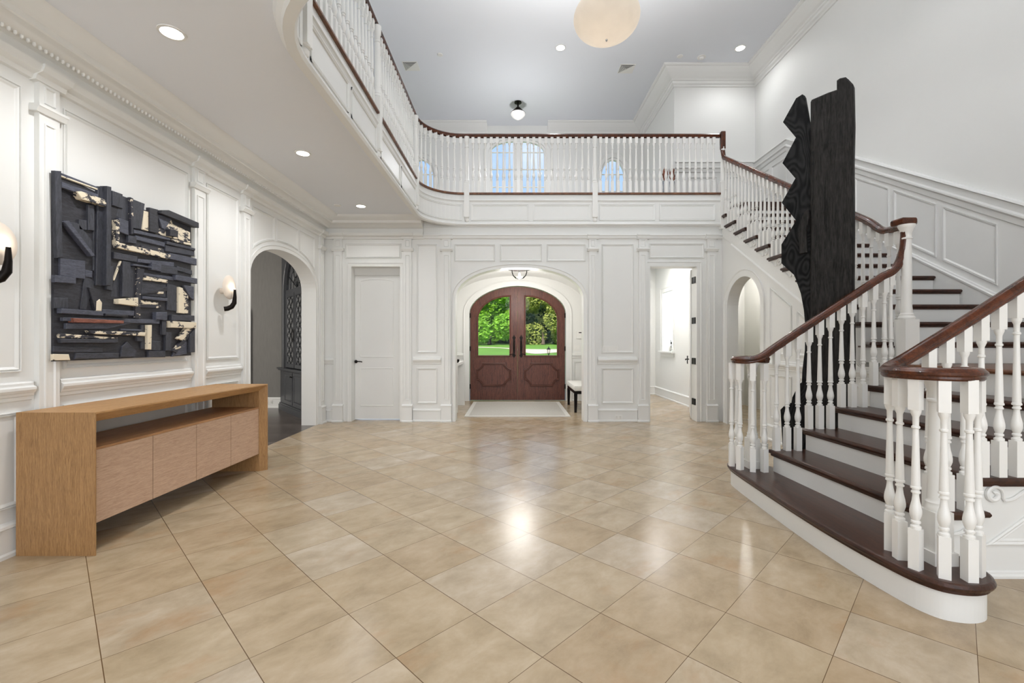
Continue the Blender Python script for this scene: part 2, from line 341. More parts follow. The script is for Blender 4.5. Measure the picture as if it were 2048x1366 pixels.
GREYW = noisy(mat('grey_grasscloth', srgb(122, 120, 116), .8), 30, .95, 1.05, .1, 200, (1, 1, .2))
CABP = noisy(mat('slate_cabinet_paint', srgb(56, 58, 62), .35), 4, .93, 1.07)
def emis(name, col, st):
    m = mat(name, (0, 0, 0, 1), .5); b = m.node_tree.nodes['Principled BSDF']; b.inputs['Emission Color'].default_value = col; b.inputs['Emission Strength'].default_value = st
    return m
BULB = emis('lit_bulb', (1, .93, .84, 1), 12); BULBW = emis('warm_bulb', (1, .85, .7, 1), 3.5)
GLASS = mat('clear_glass', (1, 1, 1, 1), 0, 0, .5, Transmission_Weight=1.0); GLASS.node_tree.nodes['Principled BSDF'].inputs['IOR'].default_value = 1.45
def pane_mat():
    m = bpy.data.materials.new('window_glass'); m.use_nodes = True; N, L = m.node_tree.nodes, m.node_tree.links; N.clear()
    o = N.new('ShaderNodeOutputMaterial'); t = N.new('ShaderNodeBsdfTransparent'); g = N.new('ShaderNodeBsdfGlossy'); g.inputs['Roughness'].default_value = .02
    x = N.new('ShaderNodeMixShader'); f = N.new('ShaderNodeFresnel'); f.inputs[0].default_value = 1.12
    L.new(f.outputs[0], x.inputs[0]); L.new(t.outputs[0], x.inputs[1]); L.new(g.outputs[0], x.inputs[2]); L.new(x.outputs[0], o.inputs[0]); return m
PANE = pane_mat()
PLASTIC = mat('white_plastic', srgb(232, 231, 227), .35)
STONEW = noisy(mat('alabaster', srgb(222, 214, 202), .45, 0, .4, Subsurface_Weight=.0), 7, .93, 1.05, .05, 30)
FABW = noisy(mat('white_upholstery', srgb(232, 230, 224), .9), 20, .95, 1.03, .2, 150)
NAVYL = wood('slate_board', srgb(52, 54, 64), srgb(84, 87, 101), .6, (6, 1.2, 6), 6, .4)
for q_ in (TREAD, TREADX, DOORW, DOORH, RAIL): q_.node_tree.nodes['Principled BSDF'].inputs['Specular IOR Level'].default_value = .36
# ================================================================== THE ROOM
D = 7.07; XL = -2.93; XR = 4.57; XS = 3.28; r_ = .178; FL2 = 20 * r_
PB = lambda u, o, z: (u, D - o, z)           # on the back wall, o = out into the room
PBi = lambda u, d, z: (u, D + d, z)
PL = lambda u, o, z: (XL + o, u, z)          # left wall
PLi = lambda u, d, z: (XL - d, u, z)
PS = lambda u, o, z: (XS - o, u, z)          # wall below the upper flight
PSi = lambda u, d, z: (XS + d, u, z)
PR = lambda u, o, z: (XR - o, u, z)
m = MB(); m.box(XL - .0, XR, -4, 7.07, -.1, 0); m.box(-1.32, XR, 7.07, 10.72, -.1, 0); m.box(XL, -1.32, 7.07, 7.27, -.1, 0); struct(m, 'floor', TILE)
m = MB(); arch_wall(m, PBi, XL, XS, 3.14, .2, [(-2.129, .379, 2.42, 0, 2, 0), (.117, 1.0, 1.905, .5, 2.2, 0), (2.52, .363, 2.42, 0, 2, 0)]); struct(m, 'wall_back', TRIM)
m = MB(); arch_wall(m, PLi, -4, 7.27, 3.5, .21, [(5.9, .8475, 1.99, .42, 2.2, 0)]); m.box(XL - .21, XL, -4, 10.65, 3.5, 6.4); struct(m, 'wall_left', TRIM)
m = MB(); m.box(XR, XR + .2, -4, 9.0, 0, 6.4); struct(m, 'wall_right', WALL)
m = MB(); m.box(3.25, XR, 8.51, 8.7, FL2 - .4, 6.33); struct(m, 'wall_upper_hall', WALL)
m = MB(); m.box(3.05, 3.25, 8.51, 10.85, FL2 - .4, 6.4); struct(m, 'wall_upper_side', WALL)
PF = lambda u, d, z: (u, 10.65 + d, z); PFo = lambda u, o, z: (u, 10.65 - o, z)
WINS = [(.125, .68, 5.66, .36, 2.4, 3.7), (2.38, .32, 5.08, .5, 2, 4.3), (-2.13, .32, 5.08, .5, 2, 4.3)]
m = MB(); arch_wall(m, PF, XL, 3.25, 6.4, .2, WINS, FL2 - .4); struct(m, 'wall_upper_front', WALL)
# rear wall behind the camera, with its window openings
m = MB(); P_ = lambda u, d, z: (u, -4 - d, z)
arch_wall(m, P_, XL, XR, 3.3, .2, [(-1.2, 1.1, 2.7, 0, 2, .4), (1.4, 1.1, 2.7, 0, 2, .4)]); m.box(XL, XR, -4.2, -4, 3.3, 6.4); struct(m, 'wall_rear', WALL)
m = MB(); m.box(XL - .3, XR + .3, -4.3, 10.9, 6.33, 6.5); struct(m, 'ceiling', CEIL)
# balcony edge (its left side faces the void)
def arc(cx, cy, r, a0, a1, k=14): return [(cx + r * math.cos(R(a0 + (a1 - a0) * i / k)), cy + r * math.sin(R(a0 + (a1 - a0) * i / k))) for i in range(k + 1)]
YE = 7.03
EDGE = [(3.24, YE), (-.75, YE)][:1] + arc(-.75, YE - .6, .6, 90, 180) + arc(-.6, 2.95, .75, 180, 270) + [(4.55, 2.2)]
m = MB()
inner = off_poly([(XL, 7.4)] + [(4.55, YE), ] + EDGE[1:] + [(4.55, -4), (XL, -4)], 0)
def cap_slab(m, pts, z0, z1): m.prism([(x, y, z0) for x, y in pts], [(x, y, z1) for x, y in pts])
void = arc(-.75, YE - .6, .6, 90, 180) + arc(-.6, 2.95, .75, 180, 270)
void = [(x - (.05 if x < -.6 else 0), y) for x, y in void]
cap_slab(m, [(XL, YE + .05), (-.75, YE + .05)] + [(x - .03, y) for x, y in void[1:-1]] + [(-.6, 2.17), (XR, 2.17), (XR, -4), (XL, -4)], 3.15, FL2 - .04)
struct(m, 'ceiling_soffit', CEIL)
m = MB(); cap_slab(m, [(XL, D), (XS - .02, D), (XS - .02, 7.47), (XR, 7.47), (XR, 8.51), (3.05, 8.51), (3.05, 10.65), (XL, 10.65)], 3.15, FL2 - .002); struct(m, 'floor_upper', TREADX)
# fascia and nosing of the balcony
m = MB()
m.sweep_h(EDGE, [(-.1, FL2 - .033), (0, FL2 - .033), (0, 3.46), (.016, 3.452), (.018, 3.435), (.006, 3.425), (0, 3.41), (0, 3.105), (.018, 3.095), (.026, 3.07), (.012, 3.05), (-.05, 3.05), (-.06, 3.08), (-.085, 3.10), (-.1, 3.148)])
struct(m, 'trim_1', TRIM)
NOSE = wood('nosing_wood', srgb(66, 38, 24), srgb(124, 80, 50), .3, (3, 3, 3), 5, .03, 1)
m = MB(); m.sweep_h(EDGE, [(-.12, FL2 - .032), (.016, FL2 - .032), (.026, FL2 - .026), (.026, FL2 - .010), (.018, FL2), (-.12, FL2)]); struct(m, 'trim_2', NOSE)
class Path:
    def __init__(s, pts):
        s.p = [Vector(q) for q in pts]; s.c = [0]
        for a, b in zip(s.p, s.p[1:]): s.c.append(s.c[-1] + (b - a).length)
        s.L = s.c[-1]
    def at(s, d, off=0):
        d = max(0, min(s.L, d)); i = 0
        while i < len(s.p) - 2 and s.c[i + 1] < d: i += 1
        a, b = s.p[i], s.p[i + 1]; t = (d - s.c[i]) / (b - a).length; q = a.lerp(b, t); n = (b - a).normalized(); n = Vector((-n.y, n.x))
        return (q.x + n.x * off, q.y + n.y * off), n
    def sub(s, d0, d1, off=0):
        ds = [d0] + [c for c in s.c if d0 + .01 < c < d1 - .01] + [d1]
        return [s.at(d, off)[0] for d in ds]
    def near(s, x, y): return min((((s.at(s.L * i / 2000)[0][0] - x) ** 2 + (s.at(s.L * i / 2000)[0][1] - y) ** 2), s.L * i / 2000) for i in range(2001))[1]
EP = Path(EDGE)
def path_panel(m, d0, d1, z0, z1):
    for z, sg in ((z0, 1), (z1, -1)): m.sweep_h(EP.sub(d0, d1), [(-.002, z), (.010, z), (.013, z + sg * .007), (.006, z + sg * .016), (.009, z + sg * .024), (-.002, z + sg * .03)])
    for d in (d0, d1):
        sg = 1 if d == d0 else -1
        q = EP.at(d)[0]; q2 = EP.at(d + sg * .028)[0]; n = EP.at(d)[1]
        f = lambda p, o, z: (p[0] + n.x * o, p[1] + n.y * o, z)
        m.prism([f(q, -.002, z0), f(q, .012, z0), f(q2, .005, z0), f(q2, -.002, z0)], [f(q, -.002, z1), f(q, .012, z1), f(q2, .005, z1), f(q2, -.002, z1)])
NEWP = [EP.near(1.287, YE), EP.near(-.70, YE), EP.near(-1.35, 6.38), EP.near(-1.35, 4.57), EP.near(-1.35, 2.95), EP.near(-.55, 2.2)]
m = MB(); st = [.02] + NEWP + [EP.near(1.2, 2.2)]
for i, (a, b) in enumerate(zip(st, st[1:])):
    a += .07; b -= .07; k = 1 if b - a < 1.05 else 2; w = (b - a - (k - 1) * .07) / k
    for j in range(k): path_panel(m, a + j * (w + .07), a + j * (w + .07) + w, 3.13, 3.385)
struct(m, 'trim_3', TRIM)
# crown of the lower room, architrave and upper crown
m = MB()
CR = [(0, 2.845), (.02, 2.85), (.03, 2.875), (.07, 2.89), (.085, 2.92), (.085, 2.935), (.05, 2.94), (.05, 3.0), (.075, 3.005), (.10, 3.02), (.13, 3.045), (.15, 3.05), (.19, 3.052), (.2, 3.06), (.2, 3.075), (.21, 3.09), (.25, 3.10), (.29, 3.118), (.32, 3.135), (.33, 3.149), (0, 3.149)]
m.sweep_h([(-1.38, D), (XL, D), (XL, -4)], CR)
for i in range(190):                          # egg-and-dart beads under the ledge
    y = 7.0 - .034 * i
    if y < .9: break
    m.lathe([(-.014, .003), (-.008, .009), (.006, .010), (.014, .004)], XL + .099, y, 6, 3.012)
struct(m, 'trim_4', TRIM, smooth=True)
m = MB(); m.sweep_h([(XS, D), (-1.38, D)], [(0, 2.85), (.02, 2.855), (.028, 2.875), (.028, 2.89), (.04, 2.90), (.04, 2.915), (0, 2.925)])
m.sweep_h([(XS, D), (-1.38, D)], [(0, 3.03), (.012, 3.035), (.012, 3.05), (0, 3.055)]); struct(m, 'trim_5', TRIM)
UC = [(0, 6.03), (.02, 6.035), (.025, 6.06), (.05, 6.08), (.05, 6.12), (.07, 6.13), (.075, 6.15), (.11, 6.17), (.17, 6.22), (.22, 6.27), (.235, 6.29), (.26, 6.295), (.28, 6.31), (.28, 6.329), (0, 6.329)]
m = MB(); m.sweep_h([(XR, -4), (XR, 8.51), (3.05, 8.51), (3.05, 10.65), (.83, 10.65)], UC); m.sweep_h([(-.58, 10.65), (XL, 10.65), (XL, -4)], UC); struct(m, 'trim_6', TRIM)
# pilasters, chair rails, bases, wall panels
def hbar(m, P, u0, u1, prof): m.prism([P(u0, o, z) for o, z in prof], [P(u1, o, z) for o, z in prof])
def pbox(m, P, u0, u1, z0, z1, o): hbar(m, P, u0, u1, [(0, z0), (o, z0), (o, z1), (0, z1)])
CHAIR = [(0, .895), (.012, .90), (.012, .92), (.02, .925), (.024, .94), (.03, .945), (.038, .96), (.038, .975), (.02, .985), (.02, 1.0), (.012, 1.008), (0, 1.01)]
BASE = [(0, 0), (.03, 0), (.03, .02), (.02, .03), (.02, .165), (.028, .17), (.026, .185), (.012, .195), (0, .2)]
def pilaster(m, P, u0, u1):
    pbox(m, P, u0 - .012, u1 + .012, 0, .24, .055); hbar(m, P, u0 - .018, u1 + .018, [(0, .24), (.06, .24), (.062, .252), (.045, .265), (.03, .275), (0, .275)])
    hbar(m, P, u0 - .02, u1 + .02, [(0, 0), (.066, 0), (.066, .02), (.055, .03), (0, .03)])
    pbox(m, P, u0, u1, .27, 2.86, .032)
    Q = lambda u, o, z: P(u, o + .032, z)
    mould(m, Q, rect(u0 + .028, u1 - .028, .34, 2.6), [(0, 0), (.001, .008), (.006, .009), (.012, 0)])
    hbar(m, P, u0 - .03, u1 + .03, [(0, 2.655), (.045, 2.655), (.06, 2.68), (.065, 2.685), (.065, 2.70), (0, 2.70)])
    mould(m, Q, rect(u0 + .028, u1 - .028, 2.725, 2.83), [(0, 0), (.001, .008), (.006, .009), (.012, 0)])
    hbar(m, P, u0 - .03, u1 + .03, [(0, 2.84), (.042, 2.846), (.05, 2.875), (.086, 2.89), (.10, 2.92), (.10, 2.936), (0, 2.936)] if P is PL or u0 < -1.5 else [(0, 2.84), (.05, 2.846), (.06, 2.875), (.06, 2.89), (.072, 2.90), (.072, 2.915), (0, 2.925)])
def bay(m, P, u0, u1, pad=.055, chair=True, up=(1.07, 2.77), lo=(.28, .835)):
    hbar(m, P, u0, u1, BASE)
    if chair: hbar(m, P, u0, u1, CHAIR)
    if up: mould(m, P, rect(u0 + pad, u1 - pad, *up))
    if lo: mould(m, P, rect(u0 + pad, u1 - pad, *lo))
BP = [(-2.775, -2.645), (-1.69, -1.565), (-1.09, -.955), (1.2, 1.32), (1.975, 2.105), (3.04, 3.18)]
for a in BP: m = MB(); pilaster(m, PB, *a); struct(m, 'trim_7', TRIM)
m = MB()
hbar(m, PB, XL, -2.79, BASE); hbar(m, PB, XL, -2.775, CHAIR)
bay(m, PB, -1.545, -1.11); bay(m, PB, 1.34, 1.955)
mould(m, PB, rect(-2.6, -1.73, 2.55, 2.78)); mould(m, PB, rect(2.14, 3.0, 2.55, 2.78))
for a, b in ((-.90, -.26), (-.19, .47), (.54, 1.15)): mould(m, PB, rect(a, b, 2.5, 2.77))
arch_casing(m, PB, .117, 1.0, 1.905, .5, 2.2, .05, .02); arch_casing(m, PB, -2.129, .379, 2.42, 0, 2, .055, .02); arch_casing(m, PB, 2.52, .363, 2.42, 0, 2, .07, .02)
struct(m, 'trim_8', TRIM)
for a in [(2.774, 2.90), (4.137, 4.284), (4.888, 5.02), (6.86, 6.98), (1.35, 1.48)]: m = MB(); pilaster(m, PL, *a); struct(m, 'trim_9', TRIM)
m = MB()
bay(m, PL, 2.92, 4.117, .03); bay(m, PL, 4.304, 4.868, .03); bay(m, PL, 1.5, 2.755, .06); bay(m, PL, -3.9, 1.33, .06)
def arch_bottom_panel(m, P, u0, u1, z1, A, gap=.1):
    us = [u0 + (u1 - u0) * i / 8 for i in range(9)]
    mould(m, P, [(u, min(z1 - .12, arch_z(u, A[0], A[1] + gap, A[2], A[3] + gap, A[4]))) for u in us] + [(u1, z1), (u0, z1)])
AL = (5.9, .8475, 1.99, .42, 2.2)
for a, b in ((5.1, 5.57), (5.62, 6.18), (6.23, 6.7)): arch_bottom_panel(m, PL, a, b, 2.78, AL)
arch_casing(m, PL, *AL, .05, .02)
struct(m, 'trim_10', TRIM)
# wall carrying the upper flight
def nose(y): return (7 + (y - 3.70) / .29) * r_
m = MB(); AS = (6.42, .46, 1.75, .42, 2.0)
arch_wall(m, PSi, 3.75, D, lambda u: min(3.14, nose(u) - r_ - .245), .16, [AS + (0,)]); struct(m, 'wall_under_stair', TRIM)
m = MB(); arch_casing(m, PS, *AS, .1, .024); hbar(m, PS, 3.78, 5.84, BASE); hbar(m, PS, 3.78, 5.84, CHAIR)
m.sweep([(XS, u, nose(u) - r_ - .245) for u in (3.9, 6.75)], [(-.0, -.03), (-.018, -.02), (-.02, 0), (-.01, .015), (0, .02)])
for a, b in ((5.3, 5.74), (4.74, 5.2), (4.12, 4.64)):
    mould(m, PS, [(a, 1.08), (b, 1.08), (b, nose(b) - .56), (a, nose(a) - .56)]); mould(m, PS, rect(a, b, .28, .835))
struct(m, 'trim_11', TRIM)
# passage seen through that arch
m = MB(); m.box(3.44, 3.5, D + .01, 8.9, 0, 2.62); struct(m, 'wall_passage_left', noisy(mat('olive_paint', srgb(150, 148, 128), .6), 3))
m = MB(); m.box(3.44, XR, 8.9, 9.0, 0, 3.14); struct(m, 'wall_passage_end', WALL)
m = MB()
for i in range(6): m.box(3.6 + i * .15, 3.742 + i * .15, 8.875, 8.9, .02, 2.5)
struct(m, 'trim_12', TRIM)
# right wall: stepped wainscot cap, skirt and panels beside the stair
CAP = [(0, 0), (-.06, 0), (-.066, -.018), (-.04, -.032), (-.034, -.09), (-.05, -.105), (-.05, -.12), (-.026, -.14), (-.018, -.19), (0, -.2)]
m = MB(); m.sweep([(XR, 2.3, 2.20), (XR, 3.55, 2.20), (XR, 7.45, 4.6), (XR, 8.5, 4.6)], CAP); struct(m, 'trim_13', TRIM)
capz = lambda y: 2.20 + (y - 3.55) * 2.4 / 3.9
m = MB(); m.prism([(XR - .02, 3.75, 1.07), (XR - .02, 3.75, nose(3.75) + .09), (XR - .02, 7.4, nose(7.4) + .09), (XR - .02, 7.4, nose(7.4) - .3)], [(XR, 3.75, 1.07), (XR, 3.75, nose(3.75) + .09), (XR, 7.4, nose(7.4) + .09), (XR, 7.4, nose(7.4) - .3)])
m.sweep([(XR - .018, 3.75, nose(3.75) + .10), (XR - .018, 7.4, nose(7.4) + .10)], [(0, -.03), (-.012, -.028), (-.016, -.01), (-.008, 0), (-.006, .01), (.018, .014)])
for k in range(-3, 6):
    a = 4.255 - .613 * 0 + .613 * k - .0; b = a + .545
    if a > 3.7 and b < 7.3: mould(m, PR, [(a, nose(a) + .19), (b, nose(b) + .19), (b, capz(b) - .28), (a, capz(a) - .28)])
for a, b in ((2.5, 3.0), (3.07, 3.6)): mould(m, PR, rect(a, b, 1.25, 1.92))
for a, b in ((7.52, 7.95), (8.02, 8.45)): mould(m, PR, rect(a, b, 3.8, 4.32))
struct(m, 'trim_14', TRIM)
m = MB(); Pu = lambda u, o, z: (u, 8.51 - o, z)
hbar(m, Pu, 3.05, XR, [(o * -1 if o else 0, 4.62 + z) for o, z in CAP]); mould(m, Pu, rect(3.3, 3.85, 3.8, 4.34)); mould(m, Pu, rect(3.92, 4.47, 3.8, 4.34)); struct(m, 'trim_15', TRIM)
# entry vestibule
m = MB(); PV = lambda u, d, z: (u, 9.52 + d, z); PVo = lambda u, o, z: (u, 9.52 - o, z); AV = (.118, 1.015, 1.85, .57, 1.9)
arch_wall(m, PV, -1.52, 1.75, 3.15, .22, [AV + (0,)]); struct(m, 'wall_vestibule', TRIM)
m = MB(); arch_casing(m, PVo, *AV, .12, .03)
for a, b in ((-1.32, -1.02), (1.26, 1.55)): hbar(m, PVo, a, b, BASE); hbar(m, PVo, a, b, CHAIR); mould(m, PVo, rect(a + .04, b - .04, .28, .83)); 
struct(m, 'trim_16', TRIM)
m = MB(); m.box(-1.52, -1.32, 7.27, 9.52, 0, 3.15); struct(m, 'wall_vestibule_left', TRIM)
m = MB(); m.box(1.55, 1.75, 7.27, 9.52, 0, 3.15); struct(m, 'wall_vestibule_right', TRIM)
m = MB(); us = [-1.32 + 2.87 * i / 36 for i in range(37)]; vz = lambda u: arch_z(u, .115, 1.46, 1.86, .77, 2.2)
for d in (0, .04): m.rings([[(u, y, vz(u) + d) for u in us] for y in (7.27, 9.52)], False, False, False)
struct(m, 'ceiling_vestibule', TRIM)
# room beyond the open door
m = MB(); m.box(1.75, 3.59, 10.7, 10.8, 0, 3.15); struct(m, 'wall_side_room_back', WALL)
m = MB(); arch_wall(m, lambda u, d, z: (3.39 + d, u, z), 7.27, 10.7, 3.0, .045, [(9.85, .33, 2.34, 0, 2, 1.04)]); struct(m, 'wall_side_room_right', WALL)
m = MB(); m.box(1.75, 3.42, 7.62, 10.7, 3.005, 3.04); m.box(1.75, 3.25, 7.27, 7.62, 3.005, 3.04); struct(m, 'ceiling_side_room', CEIL)
m = MB(); Pq = lambda u, o, z: (3.39 - o, u, z); hbar(m, Pq, 7.3, 10.7, BASE); hbar(m, lambda u, o, z: (u, 10.7 - o, z), 1.8, 3.39, BASE); struct(m, 'baseboard_side_room', TRIM)
# the dark room through the left arch
m = MB(); m.box(-7, XL, 3.4, 8.6, -.1, 0); struct(m, 'floor_dark_room', DARKFLOOR)
m = MB(); m.box(-7, XL - .0, 8.53, 8.7, 0, 3.2); struct(m, 'wall_grey_back', GREYW)
m = MB(); m.box(-7.2, -7, 3.4, 8.6, 0, 3.2); struct(m, 'wall_grey_left', GREYW)
m = MB(); m.box(-7, XL - .21, 3.3, 3.4, 0, 3.2); struct(m, 'wall_grey_near', GREYW)
m = MB(); m.box(XL - .21, XL - .01, 7.27, 8.53, 0, 3.2); struct(m, 'wall_grey_right', GREYW)
m = MB(); m.box(-7, XL - .05, 3.4, 8.6, 3.15, 3.25); struct(m, 'ceiling_dark_room', CEIL)
m = MB(); hbar(m, lambda u, o, z: (u, 8.53 - o, z), -7, -4.2, BASE); struct(m, 'baseboard_dark_room', TRIM)
m = MB(); AG = (-5.6, .62, 1.75, .35, 2.2); arch_casing(m, lambda u, o, z: (u, 8.53 - o, z), *AG, .06, .05); struct(m, 'trim_17', CABP)
m = MB(); pts = arch_outline(*AG, 0); m.poly([(u, 8.52, z) for u, z in pts]); struct(m, 'arch_panel', noisy(mat('pale_arch_panel', srgb(186, 186, 184), .6), 2))  # flat pale panel added to stand for an arched opening
# ------------------------------------------------------------------ doors
m = MB(); m.box(-2.505, -1.753, 7.22, 7.262, .012, 2.303); d1 = struct(m, 'door_1', TRIM, base=(-2.13, 7.24, 0))
P1 = lambda u, o, z: (u, 7.22 - o, z); m = MB()
DP = [(0, 0), (.002, .006), (.010, .007), (.016, 0)]
mould(m, P1, [(-1.885, 1.0)] + [(u, arch_z(u, -2.155, .27, 2.205, .045, 2)) for u in reversed(arch_us(-2.155, .27, 12))] + [(-2.425, 1.0)], DP)
mould(m, P1, rect(-2.425, -1.885, .22, .83), DP); build(m, 'panel_moulding', TRIM, d1)
m = MB(); m.lathe([(0, .001), (0, .024), (.006, .026), (.01, .02), (.03, .011), (.034, .001)], 0, 0, 14)
hp = [(-2.485 + x, 7.215 - z, .93 + y) for x, y, z in m.v]; m.v = hp
m.tube([(-2.485, 7.175, .93), (-2.45, 7.168, .935), (-2.40, 7.17, .932), (-2.375, 7.172, .925)], .008); build(m, 'lever_handle', BLACKM, d1)
m = MB(); m.box(-2.508, -1.75, 7.215, 7.262, 2.306, 2.42); struct(m, 'trim_18', TRIM)
# entry: two arched mahogany leaves
dd = thing('door_2', None, None, (.118, 9.6, 0)); dd['kind'] = 'structure'
def ent(u): return arch_z(u, .118, 1.005, 1.845, .565, 1.9)
P2 = lambda u, o, z: (u, 9.57 - o, z)
for sg in (-1, 1):
    C_ = .118; f = lambda x: C_ + sg * x      # x measured from the meeting line outward
    out = [(f(.0012), .012), (f(1.002), .012)] + [(f(x), ent(f(x))) for x in [1.002 * math.cos(math.pi / 2 * i / 16) for i in range(17)] if x > .004] + [(f(.0012), ent(f(.0012)))]
    ga = lambda x: min(2.2, ent(f(x)) - .15) if x < .82 else 0
    g0, g1, gz = .17, .835, .955                 # glass
    gp = [(f(g0), gz), (f(g1), gz)] + [(f(g0 + (g1 - g0) * math.cos(math.pi / 2 * i / 12)), 1.70 + .50 * math.sin(math.pi / 2 * i / 12) ** .95) for i in range(13)]
    # leaf = frame with a hole: stiles and rails
    m = MB()
    for d in (0, .05):
        pass
    n = len(gp); ot = []
    for (u, z) in gp:                            # radial match from the pane edge to the leaf edge
        pass
    def solid(m, pts): m.prism([P2(u, 0, z) for u, z in pts], [P2(u, -.05, z) for u, z in pts])
    solid(m, [(f(.0012), .012), (f(1.002), .012), (f(1.002), gz), (f(.0012), gz)])
    solid(m, [(f(.0012), gz), (f(g0), gz), (f(g0), ent(f(g0))), (f(.0012), ent(f(.0012)))])
    k = 14
    inn = [(f(g1), gz)] + [(f(g0 + (g1 - g0) * math.cos(math.pi / 2 * i / k)), 1.70 + .50 * math.sin(math.pi / 2 * i / k) ** .95) for i in range(k + 1)]
    ou = [(f(1.002), gz)] + [(f(x), ent(f(x))) for x in [g0 + (1.002 - g0) * math.cos(math.pi / 2 * i / k) for i in range(k + 1)]]
    for i in range(len(inn) - 1): solid(m, [inn[i], ou[i], ou[i + 1], inn[i + 1]])
    lf = build(m, 'door_leaf', DOORW, dd)
    m = MB(); mould(m, P2, gp, [(-.03, 0), (-.028, .012), (-.018, .016), (-.008, .01), (0, .012), (.004, -.02)]); build(m, 'glazing_bead', DOORW, lf)
    m = MB(); m.prism([P2(u, -.02, z) for u, z in gp], [P2(u, -.026, z) for u, z in gp]); build(m, 'glass_pane', PANE, lf)
    # notched quatrefoil-like lower panel
    x0, x1, z0, z1, q = .135, .88, .30, .80, .13
    pp = [(x0 + q, z0), (x1 - q, z0)] + [(x1 - q + .0 + q * .0 + (q * .75) * math.sin(math.pi / 2 * t / 4) ** 1.0 * 1, z0 + .03 + (q * .75) * (1 - math.cos(math.pi / 2 * t / 4))) for t in range(1, 4)] + [(x1 - .035, z0 + q + .02), (x1, z0 + q + .05)]
    pp = [(x0 + q, z0), (x1 - q, z0), (x1 - q, z0 + .035), (x1 - q + .035, z0 + .085), (x1 - .045, z0 + q), (x1, z0 + q),
          (x1, z1 - q), (x1 - .045, z1 - q), (x1 - q + .035, z1 - .085), (x1 - q, z1 - .035), (x1 - q, z1), (x0 + q, z1),
          (x0 + q, z1 - .035), (x0 + q - .035, z1 - .085), (x0 + .045, z1 - q), (x0, z1 - q), (x0, z0 + q), (x0 + .045, z0 + q), (x0 + q - .035, z0 + .085), (x0 + q, z0 + .035)]
    pp = [(f(u), z) for u, z in pp]
    m = MB(); mould(m, P2, pp, [(0, 0), (.001, .018), (.012, .024), (.022, .012), (.034, .016), (.046, .002)]); build(m, 'raised_panel', DOORH, lf)
    m = MB(); c = f(.075)
    esc = [(0, .90), (.02, .93), (.038, .955), (.02, .98), (.022, 1.0), (.022, 1.30), (.038, 1.33), (.02, 1.355), (0, 1.395)]
    esc = [(c + a, z) for a, z in esc] + [(c - a, z) for a, z in reversed(esc[1:-1])]
    m.prism([P2(u, .001, z) for u, z in esc], [P2(u, .008, z) for u, z in esc]); hpl = build(m, 'handle_plate', BLACKM, lf)
    m = MB(); m.tube([(c, 9.56, 1.25), (c, 9.50, 1.22), (c, 9.485, 1.15), (c, 9.50, 1.08), (c, 9.56, 1.05)], .009)
    m.tube([(c, 9.55, .99), (c, 9.51, .99), (c + sg * .05, 9.505, .985), (c + sg * .1, 9.51, .97)], .008); build(m, 'pull_handle', BLACKM, hpl)
    m = MB()
    for z in (.25, 1.05, 1.75): m.box(f(1.0) - .012, f(1.0) + .012, 9.555, 9.575, z, z + .1)
    build(m, 'hinge', BLACKM, lf)
# open leaf at the right
def quad_leaf(a, b, th): 
    a, b = Vector(a), Vector(b); n = (b - a).normalized(); n = Vector((n.y, -n.x)) * th
    return [tuple(a), tuple(b), tuple(b + n), tuple(a + n)]
m = MB(); q = quad_leaf((2.872, 7.285), (3.13, 8.0), .045); m.prism([(x, y, .012) for x, y in q], [(x, y, 2.40) for x, y in q]); d3 = struct(m, 'door_3', TRIM, base=(2.9, 7.3, 0))
for z in (.25, .89, 1.53, 2.17):
    m = MB(); m.box(2.872, 2.883, 7.10, 7.20, z, z + .1); m.lathe([(0, .008), (.1, .008)], 2.874, 7.215, 8, z); build(m, 'hinge', BLACKM, d3)
m = MB(); m.box(3.075, 3.08, 7.92, 7.96, .86, 1.0)
m.tube([(3.10, 7.94, .94), (3.045, 7.95, .94), (3.03, 7.91, .94), (3.0, 7.82, .935)], .009); m.tube([(3.10, 7.94, .94), (3.16, 7.93, .94), (3.16, 7.87, .94)], .009); build(m, 'lever_handle', BLACKM, d3)
# ------------------------------------------------------------------ windows
def window(name, A, cols, bars, meet=None):
    c, hw, sp, ri, n, bt = A
    m = MB(); o = arch_outline(c, hw, sp, ri, n, bt, 20); i_ = off_poly(o, .05)
    m.rings([[PF(u, .02, z) for u, z in o], [PF(u, .02, z) for u, z in i_], [PF(u, .09, z) for u, z in i_], [PF(u, .09, z) for u, z in o]], True, False, False)
    w = struct(m, name, TRIM)
    m = MB(); bb = [PF(u, .06, z) for u, z in i_]; m.prism(bb, [(x, y + .006, z) for x, y, z in bb]); build(m, 'glass_pane', PANE, w)
    m = MB()
    for u in cols:
        zt = arch_z(u, c, hw - .05, sp, ri - .05, n); m.box(u - .011, u + .011, 10.695, 10.725, bt + .04, zt)
    if meet: m.box(meet[0], meet[1], 10.68, 10.74, bt + .03, arch_z(meet[0], c, hw - .05, sp, ri - .05, n))
    for z in bars:
        x = hw - .05
        if z > sp: x = hw * (1 - ((z - sp) / ri) ** n) ** (1 / n) - .05
        m.box(c - x, c + x, 10.697, 10.723, z - .011, z + .011)
    build(m, 'muntin', TRIM, w)
    m = MB(); arch_casing(m, PFo, c, hw, sp, ri, n, .1, .03, bt); build(m, 'casing', TRIM, w)
    return w
window('window_1', WINS[0], [-.34, -.16, .43, .61], [4.45, 4.9, 5.32, 5.72], (.02, .23))
window('window_2', WINS[1], [2.29, 2.47], [4.8, 5.2]); window('window_3', WINS[2], [-2.22, -2.04], [4.8, 5.2])
w4 = thing('window_4', None, None, (3.39, 9.85, 1.04)); w4['kind'] = 'structure'
